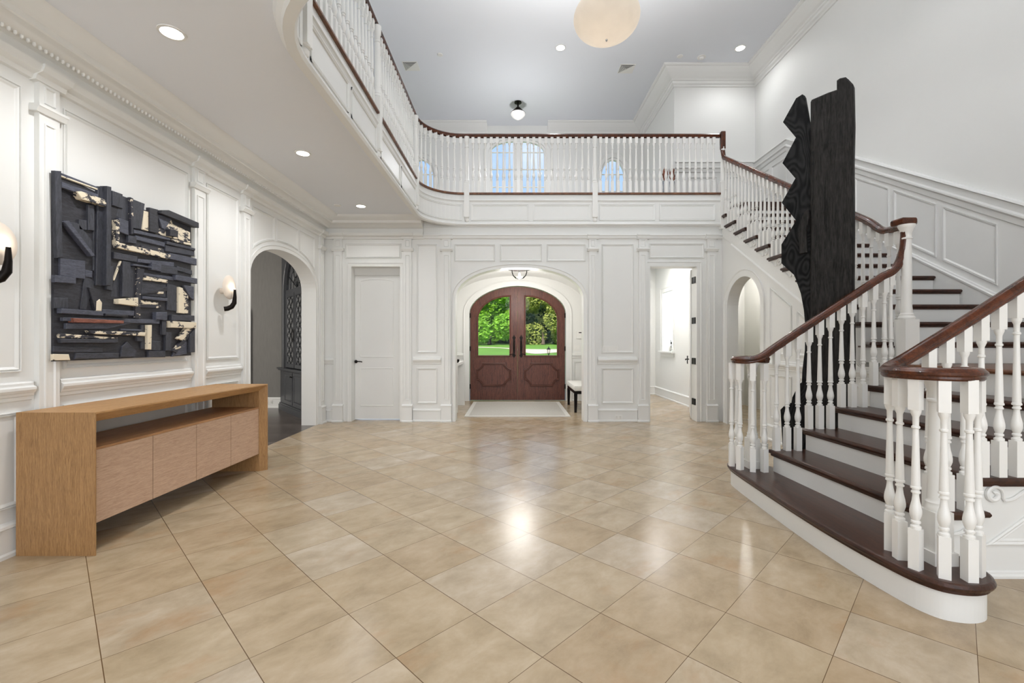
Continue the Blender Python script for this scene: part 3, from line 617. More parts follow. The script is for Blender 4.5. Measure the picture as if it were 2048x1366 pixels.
m = MB(); arch_casing(m, Pq, 9.85, .33, 2.34, 0, 2, .09, .025, 1.04); hbar(m, Pq, 9.4, 10.3, [(0, 1.0), (.07, 1.0), (.075, 1.02), (.07, 1.04), (0, 1.04)]); hbar(m, Pq, 9.44, 10.26, [(0, .92), (.02, .92), (.03, 1.0), (0, 1.0)]); build(m, 'window_frame', TRIM, w4)
BLIND = mat('translucent_glow_blind', srgb(250, 250, 250), .9); bn = BLIND.node_tree; tr = bn.nodes.new('ShaderNodeBsdfTranslucent'); tr.inputs[0].default_value = (1, .97, .9, 1)
ms = bn.nodes.new('ShaderNodeMixShader'); ms.inputs[0].default_value = .8; bn.links.new(bn.nodes['Principled BSDF'].outputs[0], ms.inputs[1]); bn.links.new(tr.outputs[0], ms.inputs[2]); bn.links.new(ms.outputs[0], bn.nodes['Material Output'].inputs[0])
BLIND.node_tree.nodes['Principled BSDF'].inputs['Emission Color'].default_value = (1, 1, 1, 1); BLIND.node_tree.nodes['Principled BSDF'].inputs['Emission Strength'].default_value = 1.6  # emission added so the blind looks daylit; it is no lamp
m = MB(); m.box(3.41, 3.414, 9.53, 10.17, 1.045, 2.33); build(m, 'roller_blind', BLIND, w4)
# ================================================================== STAIRCASE
ST = thing('staircase', 'curving white staircase with dark wood treads rising right then back to the balcony', 'staircase', (3.0, 3.0, 0))
YN, YFAR = 2.40, 3.74                        # near and far faces of the lower flight
# bottom step: long curved curtail step
c1 = [(2.26, 2.42), (2.235, 2.15), (2.165, 2.02), (2.05, 1.975), (1.935, 2.0), (1.875, 2.07), (1.842, 2.19), (1.816, 2.45), (1.812, 2.83), (1.838, 3.42), (1.868, 3.85), (1.90, 4.0), (1.97, 4.09), (2.07, 4.12), (2.17, 4.07), (2.225, 3.97), (2.24, 3.72)]
c1 = catmull(c1, 5)
m = MB(); slab(m, c1, r_, .036, .016); build(m, 'tread', TREADX, ST)
body = off_poly(c1, .03)
m = MB(); m.prism([(x, y, 0) for x, y in body], [(x, y, r_ - .034) for x, y in body]); build(m, 'riser', TRIM, ST)
m = MB(); cv = off_poly(c1, .018); m.prism([(x, y, r_ - .05) for x, y in cv], [(x, y, r_ - .034) for x, y in cv]); build(m, 'nosing_cove', TREADX, ST)
NX = {1: (1.84, 1.9), 2: (2.178, 2.130), 3: (2.455, 2.398), 4: (2.752, 2.665), 5: (3.035, 2.930), 6: (3.245, 3.115)}   # nosing x at near face, far face
def lerp(a, b, t): return a + (b - a) * t
for k in range(2, 7):
    a, b = NX[k]
    nx = NX.get(k + 1)
    e = .034
    if k < 6:
        c, d = nx; pts = [(a, YN - e), (c + .05, YN - e), (c + .05, YN), (c + .03, YN + .02), (d + .03, YFAR - .02), (d + .05, YFAR), (d + .05, YFAR + e), (b, YFAR + e)]
        pts = [(a, YN - e), (c + .055, YN - e), (c + .055, YN + .01), (d + .055, YFAR - .01), (d + .055, YFAR + e), (b, YFAR + e)]
        m = MB(); slab(m, pts, k * r_, .034, .014); build(m, 'tread', TREADX, ST)
        m = MB(); bx = [(a + .03, YN), (c + .031, YN), (d + .031, YFAR), (b + .03, YFAR)]; m.prism([(x, y, 0) for x, y in bx], [(x, y, k * r_ - .033) for x, y in bx]); build(m, 'riser', TRIM, ST)
        m = MB(); bx = [(a + .015, YN - .012), (c + .03, YN - .012), (d + .03, YFAR + .012), (b + .015, YFAR + .012)]; m.prism([(x, y, k * r_ - .05) for x, y in bx], [(x, y, k * r_ - .033) for x, y in bx]); build(m, 'nosing_cove', TREADX, ST)
    else:
        pts = [(a, YN - e), (XR - .005, YN - e), (XR - .005, 3.76), (3.24, 3.76), (3.24, YFAR + e), (b, YFAR + e)]
        m = MB(); slab(m, pts, k * r_, .034, .014); tag(build(m, 'landing', NOSE, ST), 'warm brown wooden quarter landing', None)
        m = MB(); bx = [(a + .03, YN), (XR - .006, YN), (XR - .006, 3.75), (b + .03, YFAR)]; m.prism([(x, y, 0) for x, y in bx], [(x, y, k * r_ - .033) for x, y in bx]); build(m, 'riser', TRIM, ST)
XE = XS - .04
for k in range(7, 20):
    y0 = 3.70 + .29 * (k - 7); y1 = y0 + .29; z = k * r_
    xl = XE
    if k == 7: pts = [(3.09, 3.785), (3.262, 3.785), (3.262, y0), (4.55, y0), (4.55, y1 + .03), (3.12, y1 + .03), (3.075, y1 - .06), (3.05, 3.86), (3.06, 3.80)]
    elif k == 8: pts = [(3.12, y0 + .0), (4.55, y0), (4.55, y1 + .03), (3.16, y1 + .03), (3.09, y1 - .06), (3.075, y0 + .10), (3.085, y0 + .03)]
    elif k == 9: pts = [(3.20, y0), (4.55, y0), (4.55, y1 + .03), (3.21, y1 + .03), (3.175, y1 - .05), (3.17, y0 + .05)]
    else: pts = [(xl, y0), (4.55, y0), (4.55, y1 + .03), (xl, y1 + .03)]
    m = MB(); slab(m, pts, z, .034, .013); build(m, 'tread', TREADX, ST)
    xi = min(p[0] for p in pts) + .035
    ya, yb = y0 + .03, y1 + .03; lo = lambda y: (nose(y) - r_ - .24) if k > 7 else 1.07
    m = MB(); m.prism([(xi, ya, lo(ya)), (xi, yb, lo(yb)), (xi, yb, z - .033), (xi, ya, z - .033)], [(4.55, ya, lo(ya)), (4.55, yb, lo(yb)), (4.55, yb, z - .033), (4.55, ya, z - .033)]); build(m, 'riser', TRIM, ST)
    m = MB(); m.box(xi - .012, 4.55, y0 + .016, y1 + .03, z - .048, z - .033); build(m, 'nosing_cove', TREADX, ST)
m = MB(); m.box(XS - .02, XR - .02, 7.49, 7.56, 19 * r_ - .25, FL2 - .036); build(m, 'riser', TRIM, ST)
# outer string of the lower flight: base, panel and scroll brackets
m = MB(); Pn = lambda u, o, z: (u, YN - o, z)
hbar(m, Pn, 2.3, XR - .01, [(0, 0), (.018, 0), (.018, .012), (.008, .02), (.008, .03), (0, .035)])
mould(m, Pn, [(2.50, .17), (4.4, .17), (4.4, .85), (3.45, .85)], [(0, 0), (.001, .008), (.01, .012), (.022, .006), (.03, .008), (.04, 0)])
build(m, 'string_moulding', TRIM, ST)
def scroll(P, u, z, w, h, flip=1):           # carved bracket below a tread end
    m = MB(); pts = []
    for i in range(26):
        t = i / 25; a = math.pi * (2.6 - 2.6 * t) ; rr = .010 + .040 * t
        pts.append((u + .045 + flip * rr * math.cos(a) * 1, z - .055 + rr * math.sin(a)))
    pts += [(u + .10, z - .085), (u + .15, z - .075), (u + w * .8, z - .045), (u + w, z - .02)]
    p3 = [P(a, .006, b) for a, b in catmull(pts, 2)]
    m.tube(p3, lambda t: .008 + .005 * math.sin(math.pi * min(1, t * 1.2)) if t < .83 else .009, 8)
    m.tube([P(u + .02, .003, z - .014), P(u + w, .003, z - .014)], .005, 6)
    build(m, 'scroll_bracket', TRIM, ST, smooth=True)
for k in range(2, 6): scroll(Pn, NX[k][0] + .05 + (.0), k * r_ - .04, .24, .1)
for k in range(8, 18): scroll(lambda u, o, z: (XS - o - .004, u, z), 3.70 + .29 * (k - 7) + .05, k * r_ - .04, .24, .1)
# ================================================================== RAILINGS
SQ = .0215
def bal_mesh(H, tb=.12):
    m = MB(); s = SQ; ht = H - tb
    def block(z0, z1):
        c = .006; rs = []
        for z, q in ((z0, s), (z1, s)): rs.append([(-q, -q, z), (q, -q, z), (q, q, z), (-q, q, z)])
        m.rings(rs)
    block(0, .19)
    pr = [(.19, .020), (.196, .022), (.203, .021), (.208, .014), (.214, .014), (.218, .019), (.226, .019), (.231, .014), (.24, .018), (.258, .0232), (.275, .0238), (.295, .021), (.32, .0155), (.345, .0125), (.356, .0125), (.359, .018), (.366, .018), (.37, .014), (.376, .014), (.380, .0205), (.388, .0205), (.392, .0175), (.40, .0178),
          (ht - .09, .0115), (ht - .086, .0165), (ht - .078, .0165), (ht - .074, .012), (ht - .034, .0125), (ht - .022, .017), (ht - .010, .021), (ht, .021)]
    m.lathe(pr, 0, 0, 12)
    block(ht, H)
    return m
_bc = {}
def baluster(x, y, z0, z1, parent, tb=.12, rot=0):
    H = round(z1 - z0, 2); key = (H, tb); wl = WL[parent.name]
    if key not in _bc:
        o = build(bal_mesh(H, tb), 'baluster', BAL, None, smooth=True); _bc[key] = o.data; first = o
    else:
        o = bpy.data.objects.new('baluster', _bc[key]); COL.objects.link(o)
        md = o.modifiers.new('edges', 'EDGE_SPLIT'); md.split_angle = R(35)
    o.parent = parent; o.location = (x - wl[0], y - wl[1], z0 - wl[2]); o.rotation_euler = (0, 0, rot); return o
def newel(x, y, z0, z1, parent, hb=.055, zb=None, rs=.034, name='newel_post', foot=False):
    m = MB(); zb = zb or z0 + .3
    m.box(x - hb, x + hb, y - hb, y + hb, z0, zb)
    if foot: m.box(x - hb - .012, x + hb + .012, y - hb - .012, y + hb + .012, z0, z0 + .06)
    m.lathe([(0, hb * .95), (.012, hb * 1.02), (.022, hb * .95), (.03, rs * 1.25), (.04, rs * 1.3), (.05, rs * 1.1), (.06, rs * 1.1), (.1, rs), (z1 - zb - .12, rs * .9), (z1 - zb - .116, rs * 1.12), (z1 - zb - .106, rs * 1.12), (z1 - zb - .10, rs * .93), (z1 - zb - .06, rs * 1.0), (z1 - zb - .05, rs * 1.2), (z1 - zb - .04, rs * 1.22), (z1 - zb - .03, rs * 1.4), (z1 - zb - .012, rs * 1.62), (z1 - zb, rs * 1.62)], x, y, 20, zb)
    return build(m, name, BAL, parent, smooth=True)
RP = [(-.020, -.058), (-.026, -.050), (-.026, -.040), (-.033, -.032), (-.034, -.020), (-.026, -.012), (-.020, -.004), (-.008, 0), (.008, 0), (.020, -.004), (.026, -.012), (.034, -.020), (.033, -.032), (.026, -.040), (.026, -.050), (.020, -.058)]
def handrail(pts, parent, k=5, prof=RP, name='handrail', side0=None, raw=False):
    m = MB(); m.sweep(pts if raw else catmull(pts, k), prof, side0); return build(m, name, RAIL, parent, smooth=True)
# balcony balustrade
BR = thing('balcony_balustrade', 'white turned balustrade with dark handrail wrapping the upstairs balcony edge', 'railing', (0, YE, FL2))
OFF = -.035; RT = FL2 + .93
pth = [(x, y, RT) for x, y in EP.sub(.0, EP.near(3.2, 2.2), OFF)]
handrail(pth, BR, raw=True)
def pend(x, y, parent):                      # newel standing through the fascia with a turned drop
    m = MB(); m.box(x - .04, x + .04, y - .04, y + .04, 3.18, 3.71)
    m.lathe([(0, .004), (.012, .018), (.024, .012), (.03, .012), (.045, .030), (.07, .036), (.085, .028), (.092, .024), (.1, .04), (.108, .043), (.114, .043)], x, y, 16, 3.07)
    m.lathe([(0, .038), (.01, .042), (.02, .038), (.028, .034), (.04, .038), (.05, .032), (.08, .031), (.55, .026), (.556, .031), (.566, .031), (.572, .026), (.62, .028), (.635, .036), (.66, .036), (.71, .038), (.721, .038)], x, y, 16, 3.71)
    return build(m, 'newel_post', BAL, parent, smooth=True)
np_ = []
for d in NEWP:
    (x, y), n = EP.at(d, -.008); pend(x, y, BR)
st = [0] + NEWP + [EP.near(3.0, 2.2)]
for a, b in zip(st, st[1:]):
    n = max(1, round((b - a) / .0945))
    for i in range(1, n):
        (x, y), _ = EP.at(a + (b - a) * i / n, OFF); baluster(x, y, FL2, RT - .05, BR, .10)
# upper flight railing
UR = thing('stair_balustrade', 'white balustrade and dark handrail of the upper flight behind the charred sculpture', 'railing', (XS, 5.5, 2.0))
xr = XS - .0
y0 = 3.95
pts = [(3.22, 3.68, 2.245), (3.25, 3.74, 2.245), (3.27, 3.81, 2.24), (xr, 3.90, 2.245), (xr, 4.0, 2.265)] + [(xr, y, nose(y) + .86) for y in (4.15, 4.5, 5.2, 5.9, 6.6, 6.9)] + [(xr, 6.985, nose(6.985) + .87), (xr, YE - .01, 4.25), (xr, YE + .01, 4.34), (xr, YE + .01, 4.42), (xr, YE + .012, RT + .02)]
handrail(pts, UR, 5)
railz = lambda y: max(2.245, nose(y) + .86) if y < 4.15 else nose(y) + .86
m = MB(); m.box(xr - .036, xr + .036, YE - .02, YE + .045, RT - .25, RT + .025); build(m, 'rail_end_block', RAIL, UR, bevel=.012)
m = MB(); m.box(xr - .045, xr + .045, YE - .03, YE + .06, 3.0, 3.72); m.lathe([(0, .04), (.02, .045), (.03, .034), (.5, .03), (.55, .034)], xr, YE + .012, 16, 3.72); build(m, 'newel_post', BAL, UR, smooth=True)
for k in range(7, 19):
    y0 = 3.70 + .29 * (k - 7)
    for j in range(3):
        y = y0 + .045 + .0967 * j
        if y > 6.97 or y < 3.8: continue
        x = xr + .0
        baluster(x, y, k * r_, railz(y) - .052, UR, .12)
# lower flight, far side
LR = thing('stair_balustrade', 'white balustrade at the left of the lower stair flight, curling at the bottom step', 'railing', (2.5, 3.72, r_))
YF = 3.715; lz = lambda x: max(1.125, .178 * ((x - 1.86) / .27 + 1) + .865)
pts = [(2.18, 3.86, 1.125), (2.14, 3.93, 1.125), (2.06, 3.97, 1.125), (1.97, 3.945, 1.125), (1.905, 3.87, 1.125), (1.90, 3.79, 1.125), (1.95, 3.735, 1.127), (2.03, YF, 1.15), (2.14, YF, 1.225)]
pts += [(x, YF, lz(x)) for x in (2.3, 2.5, 2.7, 2.9, 3.02)] + [(3.09, 3.71, 1.845), (3.135, 3.70, 1.91), (3.158, 3.695, 1.99), (3.165, 3.69, 2.09), (3.166, 3.69, 2.16), (3.166, 3.69, 2.235)]
handrail(pts, LR, 6)
m = MB(); q = [(3.135, 3.63), (3.25, 3.63), (3.28, 3.66), (3.285, 3.75), (3.135, 3.75)]; slab(m, q, 2.25, .055, .014); build(m, 'rail_cap', RAIL, LR, smooth=False)
newel(3.20, 3.67, 6 * r_ - .05, 2.195, LR, .056, 1.43, .036)
newel(2.05, 3.86, r_, 1.07, LR, .045, r_ + .25, .032, foot=True)
for x, y in [(1.893, 3.90), (1.91, 3.79), (1.985, 3.73), (2.075, 3.72), (1.98, 3.985), (2.10, 3.985), (2.185, 3.92)]: baluster(x, y, r_, 1.072, LR, .14, math.atan2(y - 3.86, x - 2.05))
for k in range(2, 6):
    for j in range(3):
        x = NX[k][1] + .04 + .0885 * j
        if x < 3.14: baluster(x, YF, k * r_, lz(x) - .05 + (.0 if x > 2.3 else .0), LR, .13)
baluster(3.11, YF, 5 * r_, 1.86, LR, .15)
# lower flight, near side
NR = thing('stair_balustrade', 'white balustrade at the right of the lower stair flight, nearest the camera, with volute', 'railing', (2.6, 2.4, r_))
YR = 2.40; lz2 = lambda x: max(1.13, .178 * ((x - 1.86) / .275 + 1) + .86)
pts = [(2.12, 2.17, 1.13), (2.155, 2.12, 1.13), (2.125, 2.06, 1.13), (2.05, 2.03, 1.13), (1.96, 2.05, 1.13), (1.90, 2.12, 1.13), (1.885, 2.21, 1.13), (1.91, 2.30, 1.13), (1.97, 2.365, 1.14), (2.06, YR, 1.175), (2.2, YR, 1.262)] + [(x, YR, lz2(x)) for x in (2.35, 2.6, 2.9, 3.2)]
handrail(pts, NR, 6)
newel(2.07, 2.21, r_, 1.075, NR, .045, r_ + .25, .032, foot=True)
for x, y in [(1.915, 2.235), (1.905, 2.135), (1.962, 2.055), (2.05, 2.028), (2.135, 2.075), (1.945, 2.33)]: baluster(x, y, r_, 1.077, NR, .15, math.atan2(y - 2.21, x - 2.07))
for k in range(2, 7):
    for j in range(3):
        x = NX[k][0] + .035 + .0935 * j; baluster(x, YR, k * r_, lz2(x) - .05, NR, .14)
# ================================================================== THINGS
# --- oak sideboard
SB = thing('sideboard', 'long oak sideboard with mitred waterfall ends and four plain doors by the left wall', 'sideboard', (-2.66, 3.53, 0))
Y0, Y1 = 2.636, 4.42; H = .836
fx = lambda y: lerp(-2.43, -2.385, (y - Y0) / (Y1 - Y0)); bx_ = XL + .04
th, dp = .062, .052
def fring(y, z, sy, sz):                     # cross-section of the mitred frame: outer back, outer front, lip, chamfer, inner back
    f_ = fx(y); e = .009
    return [(bx_, y, z), (f_, y, z), (f_, y + sy * e, z - sz * e), (f_ - dp, y + sy * th, z - sz * th), (bx_, y + sy * th, z - sz * th)]
fr = [fring(Y0, 0, 1, 0), fring(Y0, H, 1, 1), fring(Y1, H, -1, 1), fring(Y1, 0, -1, 0)]
for i, (nm, mt) in enumerate((('end_panel', OAK), ('top', OAKH), ('end_panel', OAK))): m = MB(); m.rings([fr[i], fr[i + 1]]); build(m, nm, mt, SB)
m = MB(); ya, yb = Y0 + th, Y1 - th
q = [(bx_ + .02, ya), (fx(ya) - dp - .024, ya), (fx(yb) - dp - .024, yb), (bx_ + .02, yb)]
m.prism([(x, y, .17) for x, y in q], [(x, y, .60) for x, y in q]); build(m, 'carcass', OAKD, SB)
m = MB(); q = [(bx_, ya), (fx(ya) - dp - .002, ya), (fx(yb) - dp - .002, yb), (bx_, yb)]; m.prism([(x, y, .602) for x, y in q], [(x, y, .618) for x, y in q]); build(m, 'shelf', OAKD, SB)
for i in range(4):
    a = lerp(ya, yb, i / 4) + .0028; b = lerp(ya, yb, (i + 1) / 4) - .0028
    m = MB(); q = [(fx(a) - dp - .022, a), (fx(a) - dp, a), (fx(b) - dp, b), (fx(b) - dp - .022, b)]; m.prism([(x, y, .168) for x, y in q], [(x, y, .601) for x, y in q]); build(m, 'door', OAKP, SB)
# --- relief of blackened boards on the wall
ART = thing('wall_relief', 'large square relief of blackened boards with peeling cream paint hung over the sideboard', 'artwork', (-2.9, 3.45, 1.72))
AXP = 2.85
def apt(u, v):
    px, py = 100 + u / 3.4133, 330 + v / 3.4133
    y = 905 * AXP / (1024 - px); return (y, 1.25 + (683 - py) * y / 905)
m = MB(); a0 = [(2.845, 1.125), (4.06, 1.125), (4.06, 2.30), (3.62, 2.285), (3.3, 2.27), (2.845, 2.315)]
m.prism([(XL + .015, y, z) for y, z in a0], [(XL + .05, y, z) for y, z in a0]); build(m, 'backing_board', BLKW, ART)
AB = """U 45,38 88,42 98,632 60,635 .06|D 88,50 345,150 345,175 90,70 .05|C 90,68 343,160 343,172 92,80 .052|D 92,115 340,200 340,245 92,155 .06|P 165,180 200,180 370,240 370,285 205,235 .085|S 88,210 210,250 212,390 100,400 .035
U 212,255 265,270 265,380 212,375 .03|U 218,372 272,378 272,445 218,440 .05|U 275,270 318,275 318,450 275,445 .055|U 318,320 330,320 330,725 318,720 .045|D 95,388 130,380 310,620 285,625 .07|U 130,380 215,400 310,520 310,620 .05|P 140,520 255,570 255,657 140,640 .035
D 88,638 256,655 256,780 88,757 .055|D 45,750 188,770 188,812 45,800 .06|U 342,145 375,145 372,825 328,822 .055|U 375,143 405,150 400,826 370,822 .085|U 405,165 445,175 442,290 405,285 .04|U 445,175 515,200 515,300 445,275 .05|U 515,208 560,225 560,400 480,350 .04|S 560,220 578,228 578,475 566,472 .06
U 580,232 665,265 640,440 580,430 .05|C 655,312 685,320 685,452 645,440 .055|B 685,290 742,305 742,468 685,455 .065|B 750,308 800,308 1005,395 1005,430 985,425 745,330 .085|D 750,335 850,365 800,440 780,430 .05|P 745,440 800,430 850,375 860,400 978,460 978,530 745,470 .042|B 812,440 866,450 866,492 812,484 .08|D 805,520 1000,570 998,585 805,540 .06
P 850,505 978,535 978,550 850,522 .05|D 805,545 1000,580 1000,622 805,590 .05|D 820,600 1005,640 1005,685 820,640 .065|D 582,440 830,500 830,515 582,465 .06|D 600,480 800,530 800,560 600,510 .05|P 450,375 478,370 472,560 452,565 .07|D 478,360 545,385 545,480 480,455 .06|P 470,530 825,610 820,645 460,565 .07|S 640,550 795,575 795,600 640,570 .05|D 545,480 600,490 600,540 545,530 .06
D 450,595 610,625 610,665 450,640 .055|D 610,640 855,665 855,695 610,665 .06|D 695,665 760,680 758,728 695,715 .07|D 762,680 880,700 878,750 762,735 .06|D 880,690 985,720 985,750 880,720 .05|D 858,750 1005,775 1005,812 858,785 .07|C 498,655 510,655 460,790 452,785 .05|U 410,690 450,690 440,860 400,850 .055|U 505,655 560,665 560,905 503,900 .06|U 562,690 605,695 605,915 562,905 .045
U 470,740 500,740 500,905 440,900 .04|D 568,675 700,695 700,705 568,688 .07|S 608,700 655,710 630,850 625,1045 590,1045 .06|D 655,735 860,765 858,790 655,752 .05|P 650,755 812,785 812,805 650,785 .06|D 648,790 812,815 810,905 640,890 .045|B 650,880 812,830 812,860 700,880 .055|P 750,865 785,865 785,880 750,880 .06|D 640,895 810,910 810,930 640,915 .06|C 463,915 598,905 598,965 463,948 .075
P 628,920 755,940 755,955 628,950 .05|S 628,950 775,960 775,978 628,975 .05|U 815,810 880,825 880,1000 815,990 .05|C 888,832 915,840 928,1015 886,1010 .06|P 915,845 955,890 955,1015 928,1015 .055|D 920,820 990,830 990,925 960,900 .06|B 275,835 355,850 362,995 322,995 .06|C 325,930 345,915 362,940 358,998 322,995 .064|U 262,740 330,800 272,990 232,985 .045|D 258,715 310,725 308,770 258,762 .05
U 48,905 145,908 145,980 48,978 .05|D 78,978 365,1000 365,1030 78,1012 .07|D 370,985 590,995 588,1030 370,1015 .055|B 375,1015 530,1022 528,1038 375,1030 .075|D 100,1040 760,1055 755,1085 100,1065 .06|R 150,1045 495,1062 495,1082 155,1075 .08|D 125,1080 590,1075 400,1120 125,1120 .055|P 265,1130 655,1142 650,1168 280,1152 .07|P 75,1150 470,1178 470,1190 80,1180 .06|D 75,1185 470,1192 470,1215 85,1215 .065
D 500,1118 650,1122 650,1136 500,1132 .05|C 668,1092 696,1092 692,1260 668,1258 .07|U 640,1090 665,1092 665,1258 640,1256 .05|D 605,1170 640,1172 640,1205 605,1203 .06|U 700,1200 772,1203 770,1270 698,1265 .05|D 725,1005 800,1005 800,1060 725,1055 .07|U 775,1065 803,1067 800,1160 775,1158 .06|D 835,1022 990,1028 990,1065 835,1062 .065|C 818,1065 992,1075 990,1115 818,1110 .08
U 800,1140 838,1142 835,1270 798,1268 .06|P 940,1105 985,1105 905,1200 875,1185 .07|S 985,1110 998,1125 870,1285 845,1270 .06|U 955,1160 990,1115 990,1278 955,1280 .07|D 510,1240 545,1205 610,1270 600,1310 500,1310 .05|D 685,1270 800,1270 800,1312 685,1312 .055|D 200,1285 490,1285 488,1318 190,1325 .05|D 50,1235 385,1245 385,1280 50,1275 .045|C 40,1290 150,1292 160,1332 40,1335 .05|D 870,1240 950,1200 950,1290 850,1308 .05"""
AM = {'U': NAVYV, 'D': NAVYW, 'B': BLKW, 'C': paint_chips('worn_cream_paint', .40), 'P': CHIP, 'S': CHIP2, 'R': RUST}
AL_ = {'C': 'cream board', 'P': 'board with peeling cream paint', 'S': 'board with flecks of cream paint', 'R': 'rust brown board'}
for ln in AB.replace('\n', '|').split('|'):
    t = ln.split(); q = [apt(*map(float, c.split(','))) for c in t[1:-1]]; d = float(t[-1])
    m = MB(); i_ = off_poly(q, .003); m.rings([[(XL + .045, y, z) for y, z in q], [(XL + d - .003 + .012, y, z) for y, z in q], [(XL + d + .012, y, z) for y, z in i_]])
    o = build(m, 'board', random.choice((NAVYW, NAVYL, NAVYL)) if t[0] == 'D' else AM[t[0]], ART)
    if t[0] in AL_: o['label'] = AL_[t[0]]
# --- charred timber sculpture
SC = thing('timber_sculpture', 'tall charred black timber sculpture of zigzag plank and hewn beam beside the stairs', 'sculpture', (2.9, 3.97, 0))
SD = .7071
def spx(x, y):                               # along the slabs' face, which stands at 45 degrees to the room
    q = (x - 1024) / 905; t = (2.905 - 3.865 * q) / (SD * (1 + q)); Y = 3.865 + SD * t
    return (-t, max(0, 1.25 + (683 - y) * Y / 905))
def sface(t, z, b=0): return (2.905 + SD * t + SD * b, 3.865 - SD * t + SD * b, z)   # b = back from the face
zz = [(1603, 186), (1608, 189), (1619.5, 254), (1620, 420), (1619, 560), (1620, 800), (1620, 960), (1567, 960), (1562, 870), (1559, 820), (1571, 808), (1581, 807), (1583, 795), (1596, 769), (1602, 765), (1603, 741), (1608, 700), (1609, 655), (1606, 620), (1600, 587), (1590, 558), (1586, 549), (1561, 526), (1561, 488), (1590.5, 440), (1561.5, 404), (1589, 355), (1563, 324.5), (1590, 273), (1564, 242), (1590.5, 194)]
zz = [spx(*p) for p in zz]
m = MB(); m.prism([sface(x, z, .03) for x, z in zz], [sface(x, z, .085) for x, z in zz]); build(m, 'zigzag_plank', CHARG, SC)
bm_ = [(1620.6, 203), (1623, 198.5), (1655, 184.6), (1673, 178.5), (1673, 160), (1679, 155.5), (1690.8, 153), (1697, 158), (1706, 167.7), (1707.7, 247.7), (1706, 325), (1707, 460), (1706, 560), (1708, 700), (1706, 960), (1620, 960)]
bm_ = [spx(x, y) for x, y in bm_]
m = MB(); bi = off_poly(bm_, .012); m.rings([[sface(x, z, .1) for x, z in bi], [sface(x, z, .09) for x, z in bm_], [sface(x, z, .012) for x, z in bm_], [sface(x, z, 0) for x, z in bi]])
be = build(m, 'hewn_beam', HEWN, SC)
for z in (spx(1626, 305)[1], spx(1626, 328)[1]):
    m = MB(); x = spx(1626, 0)[0]; m.rings([[sface(x + rr * math.cos(a), z + rr * math.sin(a), yy) for a in [2 * math.pi * i / 12 for i in range(12)]] for rr, yy in ((.012, .002), (.012, -.0008))]); build(m, 'bolt_hole', mat('hole_shade_black', (.002, .002, .002, 1), .9), be)  # flat disc; the dark inside of a hole is put into its colour
m = MB(); q = [spx(*p) for p in [(1597, 459), (1609, 424), (1618.5, 419), (1619, 436), (1613, 462), (1615, 505), (1600, 508)]]
m.prism([sface(x, z, -.02) for x, z in q], [sface(x, z, .03) for x, z in q]); build(m, 'joining_block', HEWN, SC, bevel=.004)
# --- wall sconces
SCO = noisy(mat('pale_shell_disc', srgb(226, 214, 200), .5), 6, .96, 1.03)
def sconce(y, label):
    t = thing('wall_sconce', label, 'wall lamp', (XL, y, 1.6), 'disc wall sconces')
    m = MB(); c = (XL + .085, y, 1.795); rs = []
    for f, o in ((.02, .012), (.7, .008), (.95, 0), (1, -.004), (.97, -.008), (.02, -.0)):
        rs.append([(c[0] + .10 * 0 + o, c[1] + .108 * f * math.cos(a), c[2] + .122 * f * math.sin(a)) for a in [2 * math.pi * i / 32 for i in range(32)]])
    m.rings(rs); build(m, 'disc_shade', SCO, t, smooth=True)
    m = MB(); m.tube([(XL + .125, y + .02, 1.775), (XL + .125, y + .02, 1.70), (XL + .122, y + .015, 1.64), (XL + .105, y, 1.60), (XL + .075, y - .02, 1.58), (XL + .05, y - .035, 1.575)], lambda q: .011 + .013 * min(1, q * 2.2), 12); build(m, 'curved_arm', BLACKM, t, smooth=True)
    m = MB(); m.tube([(XL + .001, y, 1.76), (XL + .08, y, 1.76)], .03); build(m, 'wall_bracket', SCO, t)
    m = MB(); m.lathe([(0, .005), (.008, .006), (.018, .002)], XL + .125, y + .02, 10, 1.772); build(m, 'bulb', BULBW, t)
    lamp('POINT', 'sconce_light', (XL + .125, y + .02, 1.80), (0, 0, 0), .25, (1, .86, .7), radius=.02)
    return t
sconce(4.56, 'disc wall sconce on curved black arm between the relief and the archway')
sconce(2.50, 'disc wall sconce cut by the left edge of the photo')
# --- recessed lights, vents, detectors
def downlight(x, y, z, r, w, label, grp):
    t = thing('recessed_light', label, 'ceiling light', (x, y, z), grp)
    m = MB(); m.lathe([(0, r * 1.25), (-.006, r * 1.22), (-.006, r), (0.0, r * .98)], x, y, 28, z - .001); build(m, 'trim_ring', TRIM, t)
    m = MB(); m.lathe([(-.004, r * .96), (-.0045, r * .5), (-.005, .001)], x, y, 28, z - .003); build(m, 'lens', BULB, t)
    if w: lamp('SPOT', 'downlight', (x, y, z - .03), (0, 0, 0), w, (.98, .985, 1), spot=R(155), blend=.7, radius=r)
G1 = 'recessed lights in the soffit under the balcony'
downlight(-2.09, 2.78, 3.15, .062, 62, 'nearest and largest recessed light in the left soffit', G1)
downlight(-2.107, 4.56, 3.15, .062, 62, 'recessed light in the left soffit, the middle of three', G1)
downlight(-2.117, 6.34, 3.15, .062, 18, 'farthest recessed light in the left soffit, near the back crown', G1)
for x, y in ((-2.1, 1.0), (0, .6), (1.9, .6), (3.6, .6)): lamp('SPOT', 'near_unseen_spot', (x, y, 3.12), (0, 0, 0), 38, (.98, .985, 1), spot=R(120), blend=.8, radius=.06)  # unseen; one continues the soffit row, others added against the slab's darkening
G2 = 'recessed lights in the high ceiling'
downlight(.838, 7.82, 6.33, .075, 30, 'recessed light in the high ceiling left of the bowl pendant', G2)
downlight(3.95, 7.83, 6.33, .075, 30, 'recessed light in the high ceiling near the right crown corner', G2)
